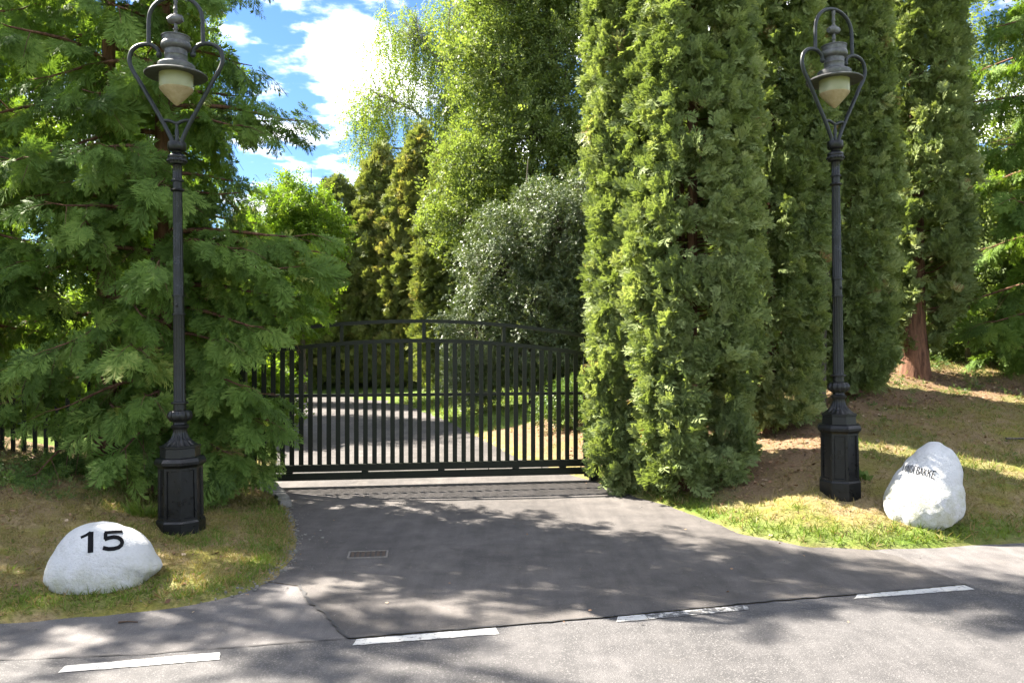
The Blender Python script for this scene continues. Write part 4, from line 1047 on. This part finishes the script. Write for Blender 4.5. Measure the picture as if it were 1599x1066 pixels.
# ------------------------------------------------------------------ beyond the gate
HG = 'clipped conifers of the tall hedge beyond the gate'
for i, (hx, hy, hh, hr, tm, lb) in enumerate([
        (-7.3, 26.4, 6.8, 1.25, .50, 'hedge conifer left of all in the row beyond the gate'), (-5.7, 26.2, 7.0, 1.25, .50, 'hedge conifer with a grey green face, second in the row beyond the gate'),
        (-4.2, 25.9, 7.9, 1.25, .66, 'olive gold hedge conifer, third in the row beyond the gate'), (-2.9, 25.2, 8.3, 1.3, .72, 'tall golden hedge conifer in mid row beyond the gate'),
        (-1.65, 23.8, 7.7, 1.25, .58, 'full hedge conifer beside the glossy holly beyond the gate'), (-.4, 23.4, 7.2, 1.2, .42, 'dark hedge conifer tucked behind the holly')]):
    column(lb, hx, hy, hh, [(0, hr * .85), (hh * .2, hr), (hh * .65, hr * .85), (hh * .88, hr * .45), (hh, .08)], 'yew', .27, 34, 9, .1, 0.15, 'hedge_conifer', HG, 'hedge tree', .42, 20 + i, zvis=20, barkm='bark_grey', tmean=tm, up=1.0, ground_z=0.05)
for i, (hx, hy, hh, hr) in enumerate([(-9.2, 27.5, 6.2, 1.0), (-11.2, 28, 6.4, 1.0), (-13.4, 28, 6.6, 1.1)]):
    column(['hedge conifer seen through the gate\'s left bars', 'hedge conifer hidden mostly by the left cedars', 'hedge conifer furthest left behind the cedars'][i], hx, hy, hh, [(0, hr * .8), (hh * .2, hr), (hh * .6, hr * .85), (hh, .08)], 'yew', .32, 22, 8, .1, 0.15, 'hedge_conifer', HG, 'hedge tree', .42, 30 + i, zvis=20, barkm='bark_grey', up=1.0, ground_z=0.05)
def fir(label, x, y, H, r, seed):
    root = empty('fir_tree', (0, 0, 0), 0, label, 'tree', 'dark firs far beyond the hedge')
    tb = Tubes(); tp = trunk_path(x, y, 0, H, .05); tb.add(tp, .16, .02, 6); tb.obj('trunk', M['bark_grey'], root)
    P, A, Nn = [], [], []
    z = H * .45
    while z < H:
        R = r * (1 - z / H) * 1.7 + .12
        for k in range(7):
            ph = rng.uniform(-PI, PI); L = R * rng.uniform(.7, 1.1); n = max(2, int(L / .22))
            o = np.array([math.cos(ph), math.sin(ph), .08])
            for j in range(n):
                P.append(np.array([x, y, z]) + o * L * (j + .3) / n); A.append(o + rng.normal(0, .35, 3)); Nn.append(np.array([0, 0, 1.]) + rng.normal(0, .25, 3))
        z += .34
    n = len(P); tuft_crown('crown', 'fir', TWIG_FIR, np.array(P), np.array(A), np.array(Nn), np.full(n, .38), rng.normal(.4, .2, n), M['fir'], root)
fir('dark fir whose tip stands up against the sky, left of the birch', -6.5, 40, 12.2, 2.6, 1)
fir('dark fir top at the left of the sky gap', -10.6, 45, 10.8, 2.4, 2)
fir('dark fir top low in the middle of the sky gap', -9.0, 47, 10.9, 2.2, 3)

broadleaf('airy birch with hanging yellow green twigs beside the sky gap', 'birch_tree', -2.3, 28.5, 14.0,
          [(-4.6, 28, 10.2, 1.5, 1.2, 1.5), (-3.6, 28.5, 12.6, 1.8, 1.5, 1.6), (-2.0, 28.2, 10.2, 1.7, 1.5, 1.7), (-1.4, 28.5, 13.2, 2, 1.6, 1.9), (-.2, 28.6, 11.0, 1.7, 1.5, 1.8), (-5.0, 28.2, 8.6, .9, .8, .8), (-3.0, 27.6, 8.4, 1.3, 1, 1.0), (.8, 29, 13.2, 1.8, 1.5, 1.7)],
          1800, 9, 'birch', .40, .17, 'bark_birch', weep=True, group=None, tmean=.52)
broadleaf('slender beech with fine branches rising behind the holly', 'beech_tree', .6, 21.5, 12.5,
          [(-.9, 21.3, 6.4, 1.3, 1.1, 1.3), (.5, 21.2, 7.3, 1.5, 1.2, 1.5), (1.7, 21.3, 6.6, 1.1, 1.1, 1.4), (-.4, 21.5, 9.0, 1.6, 1.3, 1.5), (1.4, 21.6, 9.4, 1.5, 1.3, 1.6), (.4, 21.5, 11.2, 1.9, 1.5, 1.5), (-1.6, 21.6, 5.0, .9, .9, .9), (2.2, 21.6, 11.4, 1.3, 1.3, 1.5)],
          1350, 11, 'beech', .25, .13, tmean=.5, forks=3, clr=.5, shell=.45)
broadleaf('glossy holly glittering in the sun just beyond the gate', 'holly_bush', .45, 17.2, 5.3,
          [(-.6, 17.0, 1.7, 1.0, .9, 1.3), (.6, 16.8, 1.9, 1.1, 1.0, 1.4), (1.5, 17.0, 2.3, 1.0, 1.0, 1.6), (-.3, 17.1, 3.4, .95, .9, 1.2), (.8, 17.0, 3.9, 1.1, 1.0, 1.3), (1.7, 17.2, 4.4, .8, .8, 1.1), (-.9, 17.0, .9, .7, .7, .8), (1.3, 16.8, 1.0, 1.0, .9, .8)],
          3600, 11, 'holly', .165, .10, cat='bush', tmean=.45, forks=4, clr=.34, shell=.35, tilt=1.0)
broadleaf('light green young tree left of the hedge, beside the sky gap', 'maple_tree', -5.6, 21.5, 6.4,
          [(-5.8, 21.4, 3.0, 1.2, 1.0, 1.4), (-5.3, 21.5, 4.6, 1.0, .9, 1.2), (-6.2, 21.5, 5.2, 1.0, .9, 1.0), (-6.6, 21.5, 2.2, 1.1, 1.0, 1.2)], 800, 10, 'bright', .28, .09, tmean=.5)
BG = 'sunlit bushes and young trees in the garden behind the left cedars'
for i, (bx, by, hh, rr, lb) in enumerate([(-4.6, 13.0, 1.6, .8, 'low sunlit bush behind the left gate post'), (-6.6, 13.4, 2.1, 1.1, 'sunlit bush glowing through the left cedar branches'), (-9.0, 13.2, 2.6, 1.3, 'wide sunlit bush behind the bank\'s cedars'), (-11.8, 13.0, 2.8, 1.5, 'sunlit bush at the far left behind the cedars'), (-14.6, 12.5, 3.0, 1.5, 'sunlit bush beyond the left edge behind the cedars')]):
    broadleaf(lb, 'bush', bx, by, hh * .8, [(bx, by, hh * .55, rr, rr * .8, hh * .45), (bx + rr * .6, by + .2, hh * .4, rr * .7, rr * .7, hh * .38), (bx - rr * .6, by + .1, hh * .45, rr * .7, rr * .7, hh * .4)], 380, 10, 'bright', .26, .05, cat='bush', group=BG, tmean=.5, forks=3)
for i, (bx, by, hh, lb) in enumerate([(-8.4, 18.6, 9.6, 'young leafy tree in the garden, right behind the lamp head'), (-11.0, 17.6, 10.2, 'spreading leafy tree in the garden behind the left cedars'), (-14.4, 17.0, 10.2, 'leafy garden tree furthest left behind the cedars')]):
    broadleaf(lb, 'garden_tree', bx, by, hh, [(bx, by, hh * .55, 1.5, 1.3, 1.5), (bx - .8, by, hh * .8, 1.4, 1.2, 1.5), (bx + .6, by, hh * .85, 1.2, 1.2, 1.3), (bx - 1.2, by, hh * .42, 1.3, 1.2, 1.2)], 850, 10, 'bright', .34, .12, group=BG, tmean=.42)
broadleaf('ivy covered mound beside the right gate post', 'ivy_mound', 1.25, 12.3, .8, [(1.2, 12.3, .72, .75, .7, .42), (1.9, 12.5, .85, .8, .7, .45), (.75, 12.5, .55, .5, .5, .3)], 480, 12, 'ivy', .13, .03, cat='shrub', tmean=.55, tilt=.8)
# background wood
def woods(name, spots, n, m, size, protos=SPRIG, kind='stuff'):
    P = []; 
    w = np.array([s[3] ** 2 for s in spots]); cnt = (n * w / w.sum()).astype(int)
    Pn, On = [], []
    for (x, y, h, r), k in zip(spots, cnt):
        d = nrm(rv(k)); rr = rng.random(k) ** .33
        p = np.array([x, y, h * .5]) + d * rr[:, None] * np.array([r, r * .8, h * .53]); p[:, 2] = np.maximum(p[:, 2], .1); Pn.append(p); On.append(d)
    p = np.concatenate(Pn); d = np.concatenate(On); k = len(p)
    return tag(tuft_crown(name, 'leaf', TUFT_LF, p, d * .7 + rv(k, .6), np.array([0, 0, 1.]) + d * .4 + rv(k, .4), size * rng.uniform(.6, 1.4, k), rng.normal(.45, .16, k), m, None), kind='stuff')
sp = [(rng.uniform(-46, -14), rng.uniform(32, 50), rng.uniform(5.5, 8), rng.uniform(2.5, 4)) for _ in range(26)]
sp += [(rng.uniform(-24, -4), rng.uniform(44, 56), rng.uniform(7.0, 8.8), rng.uniform(2.5, 3.6)) for _ in range(22)]
sp += [(rng.uniform(-2, 46), rng.uniform(32, 50), rng.uniform(9, 13), rng.uniform(3, 4.5)) for _ in range(40)]
woods('distant_wood', sp, 9000, M['beech'], .85)
sp = [(rng.uniform(3.5, 22), rng.uniform(17.5, 25), rng.uniform(5, 8), rng.uniform(1.4, 2.2)) for _ in range(34)] + [(10.5, 17, 9, 2.0), (12.5, 16, 9.5, 2.0), (8.2, 18.5, 8, 1.8), (14.5, 15, 9, 2), (6.6, 19, 7.6, 1.5), (9.6, 18, 11, 2.0), (11.4, 19, 11, 2.0), (8.4, 21, 11.5, 2.0), (13, 18, 11, 2)] + [(rng.uniform(-30, -17), rng.uniform(8, 24), rng.uniform(4, 7), rng.uniform(1.5, 2.4)) for _ in range(26)]
woods('wood_edge', sp, 9000, M['beech'], .48)
sp = [(rng.uniform(3.2, 12), rng.uniform(13.0, 16), rng.uniform(1.2, 3.4), rng.uniform(.6, 1.0)) for _ in range(34)] + [(rng.uniform(2.0, 4.0), rng.uniform(11.8, 13.5), rng.uniform(1.2, 2.2), .6) for _ in range(6)]
o = woods('undergrowth', sp, 6000, M['beech'], .22)

# ------------------------------------------------------------------ grass, litter, gravel
def scatter(n, x0, x1, y0, y1, f):
    x = rng.uniform(x0, x1, n); y = rng.uniform(y0, y1, n); keep = rng.random(n) < f(x, y); return x[keep], y[keep]
p1 = Proto(); p1.rhomb((0, 0, 0), (1, 0, 0), .11, (0, 0, 1), -.04, .04, .3); BL1 = p1.done()
p2 = Proto()
for i in range(3):
    a = 2.1 * i + .4; p2.rhomb((0.05 * math.cos(a), .05 * math.sin(a), 0), (.75 - .12 * i, .42 * math.cos(a), .42 * math.sin(a)), .085, (math.sin(a), math.cos(a), .2), -.05, .05, .3)
BL2 = p2.done()
def grass(n, x0, x1, y0, y1, size, name, fd=1.0):
    def f(x, y):
        d, s = ground_info(x, y); inview = np.abs(x) < 0.68 * y + .8
        return (d > 0.02) * (s != 2) * inview * np.clip(0.35 + green_mask(x, y) + .35 * fbm(x, y, None, 2.3, 3), 0, 1) * (1 - .75 * mulch_mask(x, y)) * fd
    x, y = scatter(n, x0, x1, y0, y1, f); z = ground_h(x, y); k = len(x)
    A = np.stack([rng.normal(0, .75, k), rng.normal(0, .75, k), rng.uniform(.35, 1.2, k)], -1)
    g = green_mask(x, y); nn = fbm(x + 4, y + 2, None, 3.0, 4)
    tt = np.where(rng.random(k) < g * .9 + (nn > .56) * .35, rng.normal(.84, .10, k), rng.normal(.36, .13, k))
    return tag(crown_obj(name, [place([BL2], np.stack([x, y, z - .006], -1), A, rv(k), size * rng.uniform(.5, 1.5, k) * (1 + g * .5), tt)], M['grass'], None), kind='stuff')
grass(60000, -6.0, -1.2, 4.5, 8.6, .050, 'bank_grass')
grass(75000, .9, 9.0, 6.2, 13.2, .058, 'bank_grass')
grass(9000, -3.0, 3.5, 13.0, 22, .10, 'lawn_grass')
# dry leaves and twig litter
LF = Proto(); LF.rhomb((-.5, 0, 0), (.5, 0, .1), .6, (0, 0, 1), 0, .1, .5); LF = LF.done()
TW = Proto(); TW.rhomb((-1, 0, 0), (1, .1, .05), .07, (0, 0, 1), 0, 0, .5); TW = TW.done()
def litter(name, n, x0, x1, y0, y1, f, size, protos=(LF, LF, TW), dz=.012, m='litter', tm=.5):
    x, y = scatter(n, x0, x1, y0, y1, f); k = len(x)
    d, s = ground_info(x, y); z = np.where(d < -.02, .008, ground_h(x, y)) + rng.uniform(0, dz, k)
    a = rng.uniform(-PI, PI, k)
    return tag(crown_obj(name, [place(list(protos), np.stack([x, y, z], -1), np.stack([np.cos(a), np.sin(a), rng.normal(0, .25, k)], -1), np.array([0, 0, 1.]) + rv(k, .35), size * rng.uniform(.5, 1.5, k), np.clip(rng.normal(tm, .22, k), 0, 1))], M[m], None), kind='stuff')
litter('leaf_litter', 26000, .4, 8, 6.5, 17, lambda x, y: mulch_mask(x, y) * (ground_info(x, y)[0] > .03) * .8 + .04 * (ground_info(x, y)[0] > .03), .042)
litter('leaf_litter', 5000, -6, -1.3, 4.7, 8.5, lambda x, y: (ground_info(x, y)[0] > .03) * (.25 + .7 * mulch_mask(x, y)), .034)
litter('edge_debris', 9000, -2.8, 3.5, 4.5, 9.3, lambda x, y: np.exp(-np.abs(ground_info(x, y)[0]) / .05) * .5 * (x < 0) + np.exp(-np.abs(ground_info(x, y)[0]) / .04) * .25 * (x > 0) + .006, .020, tm=.6)
# gravel along the left edge
bm = bmesh.new(); bmesh.ops.create_icosphere(bm, subdivisions=1, radius=.5)
pv = np.array([v.co[:] for v in bm.verts], np.float32); pf = np.array([[l.index for l in f.verts] for f in bm.faces], np.int32); bm.free()
def stones(name, n, x0, x1, y0, y1, f, size, m):
    x, y = scatter(n, x0, x1, y0, y1, f); k = len(x); d, s = ground_info(x, y)
    z = np.maximum(np.where(d < .03, .0045, ground_h(x, y)), ground_h(x, y)); sc_ = size * np.exp(rng.normal(0, .5, k))
    a = rng.uniform(0, 6.28, k); sh = rng.uniform(.6, 1.2, (k, 3)) * np.array([1.2, .9, .6]); jit = rng.uniform(.8, 1.2, (k, len(pv), 1))
    v = pv[None] * sh[:, None, :] * sc_[:, None, None] * jit; c, s_ = np.cos(a)[:, None], np.sin(a)[:, None]
    v = np.stack([v[..., 0] * c - v[..., 1] * s_, v[..., 0] * s_ + v[..., 1] * c, v[..., 2]], -1) + np.stack([x, y, z + sc_ * .12], -1)[:, None, :]
    me = mesh_np(name, v.reshape(-1, 3), (pf[None] + (np.arange(k) * len(pv))[:, None, None]).reshape(-1, 3))
    return tag(link(name, me, m), kind='stuff')
stones('gravel', 14000, -2.7, -1.2, 4.9, 8.8, lambda x, y: np.exp(-((ground_info(x, y)[0] - .02) / .05) ** 2) * .8 * ss(4.9, 5.3, y), .013, M['stone'])
stones('grit', 2200, -3.0, 3.2, 4.2, 8.8, lambda x, y: (ground_info(x, y)[0] < -.03) * (.03 + .5 * np.exp(-np.abs(ground_info(x, y)[0] + .1) / .12)), .007, M['stone'])
# kerb stones by the left gate post
for k, (kx, ky, ra, sx, sy, sz) in enumerate([(-2.80, 8.98, 1.15, .30, .20, .17), (-2.64, 8.66, 1.0, .26, .17, .13), (-2.48, 8.40, 1.05, .24, .15, .10), (-2.36, 8.16, 1.1, .22, .13, .085), (-2.26, 7.92, 1.15, .20, .12, .075)]):
    bm = bmesh.new(); bmesh.ops.create_cube(bm, size=1); bmesh.ops.subdivide_edges(bm, edges=bm.edges[:], cuts=3, use_grid_fill=True)
    for v in bm.verts:
        c = v.co.copy(); v.co = c * (1 - .22 * max(0, c.length - .5) * 2); v.co += Vector(rng.normal(0, .022, 3)); v.co.x *= sx; v.co.y *= sy; v.co.z *= sz
    o = from_bm('kerb_stone', bm, M['stone'], ground, 50); o.location = (kx, ky, .02 + sz * .3); o.rotation_euler = (rng.normal(0, .05), rng.normal(0, .05), -ra)
# stick on the shoulder, fallen branch on the bank, weed by the right lamp, grass tuft by the left lamp
tb = Tubes(); tb.add(np.array([[-2.30, 4.655, .011], [-2.25, 4.665, .013], [-2.19, 4.66, .011]]), .007, .004, 6); tag(tb.obj('stick', M['rust'], None), 'short brown stick lying on the road shoulder below the rock numbered 15', 'stick')
bx, by = 5.55, 8.95; tb = Tubes(); tb.add(np.array([[bx, by, gz(bx, by) + .03], [bx + .2, by + .02, gz(bx + .2, by) + .04], [bx + .5, by + .09, gz(bx + .5, by + .09) + .03]]), .014, .006, 6)
tag(tb.obj('fallen_branch', M['bark_grey'], None), 'thin fallen branch lying on the grass of the right bank', 'branch')
def tuft(name, x, y, n, size, spread, label, cat, protos, m, tm, up=1.0):
    a = rng.uniform(0, 6.28, n); r = spread * np.sqrt(rng.random(n)); px, py = x + r * np.cos(a), y + r * np.sin(a)
    A = np.stack([np.cos(a) * .5, np.sin(a) * .5, np.full(n, up)], -1) + rv(n, .2)
    o = crown_obj(name, [place(protos, np.stack([px, py, ground_h(px, py) - .01], -1), A, np.stack([-np.sin(a), np.cos(a), np.zeros(n)], -1) if m == 'grass' else np.stack([np.cos(a), np.sin(a), np.ones(n)], -1), size * rng.uniform(.6, 1.3, n), np.clip(rng.normal(tm, .08, n), 0, 1))], M[m], None, None)
    return tag(o, label, cat)
tuft('grass_tuft', -3.12, 6.85, 160, .16, .17, 'long green grass tuft behind the left lamp\'s pedestal', 'grass tuft', [BL1, BL2], 'grass', .86)
tuft('weed', 3.30, 7.52, 14, .17, .05, 'broad leaved green weed at the foot of the right lamp', 'weed', [BL1 and LF], 'ivy', .6, .9)

# low green cover along the foot of the cedars and under the cypresses
def cover(name, n, x0, x1, y0, y1, f, size, m):
    x, y = scatter(n, x0, x1, y0, y1, f); k = len(x); z = ground_h(x, y) + size * .25
    return tag(tuft_crown(name, 'leaf', TUFT_LF, np.stack([x, y, z], -1), rv(k, .6) + [0, 0, .5], np.array([0, -.5, 1.]) + rv(k, .3), size * rng.uniform(.5, 1.4, k), rng.normal(.5, .14, k), M[m], None), kind='stuff')
cover('ground_cover', 1500, -7.5, -2.6, 6.6, 8.8, lambda x, y: ss(1.5, 2.3, ground_info(x, y)[0]) * (fbm(x, y, None, 2.2, 3) > .45) * .7, .085, 'ivy')
cover('ground_cover', 900, 2.0, 9.5, 9.0, 14.0, lambda x, y: (ss(11.5, 13.0, y + .15 * x) * .8 + .10) * (fbm(x + 8, y, None, 1.9, 3) > .5), .11, 'ivy')
cover('ground_cover', 260, -5.5, 7.5, 4.8, 10.5, lambda x, y: (ground_info(x, y)[0] > .15) * (fbm(x + 2, y + 6, None, 1.4, 3) > .56) * .8, .045, 'ivy')
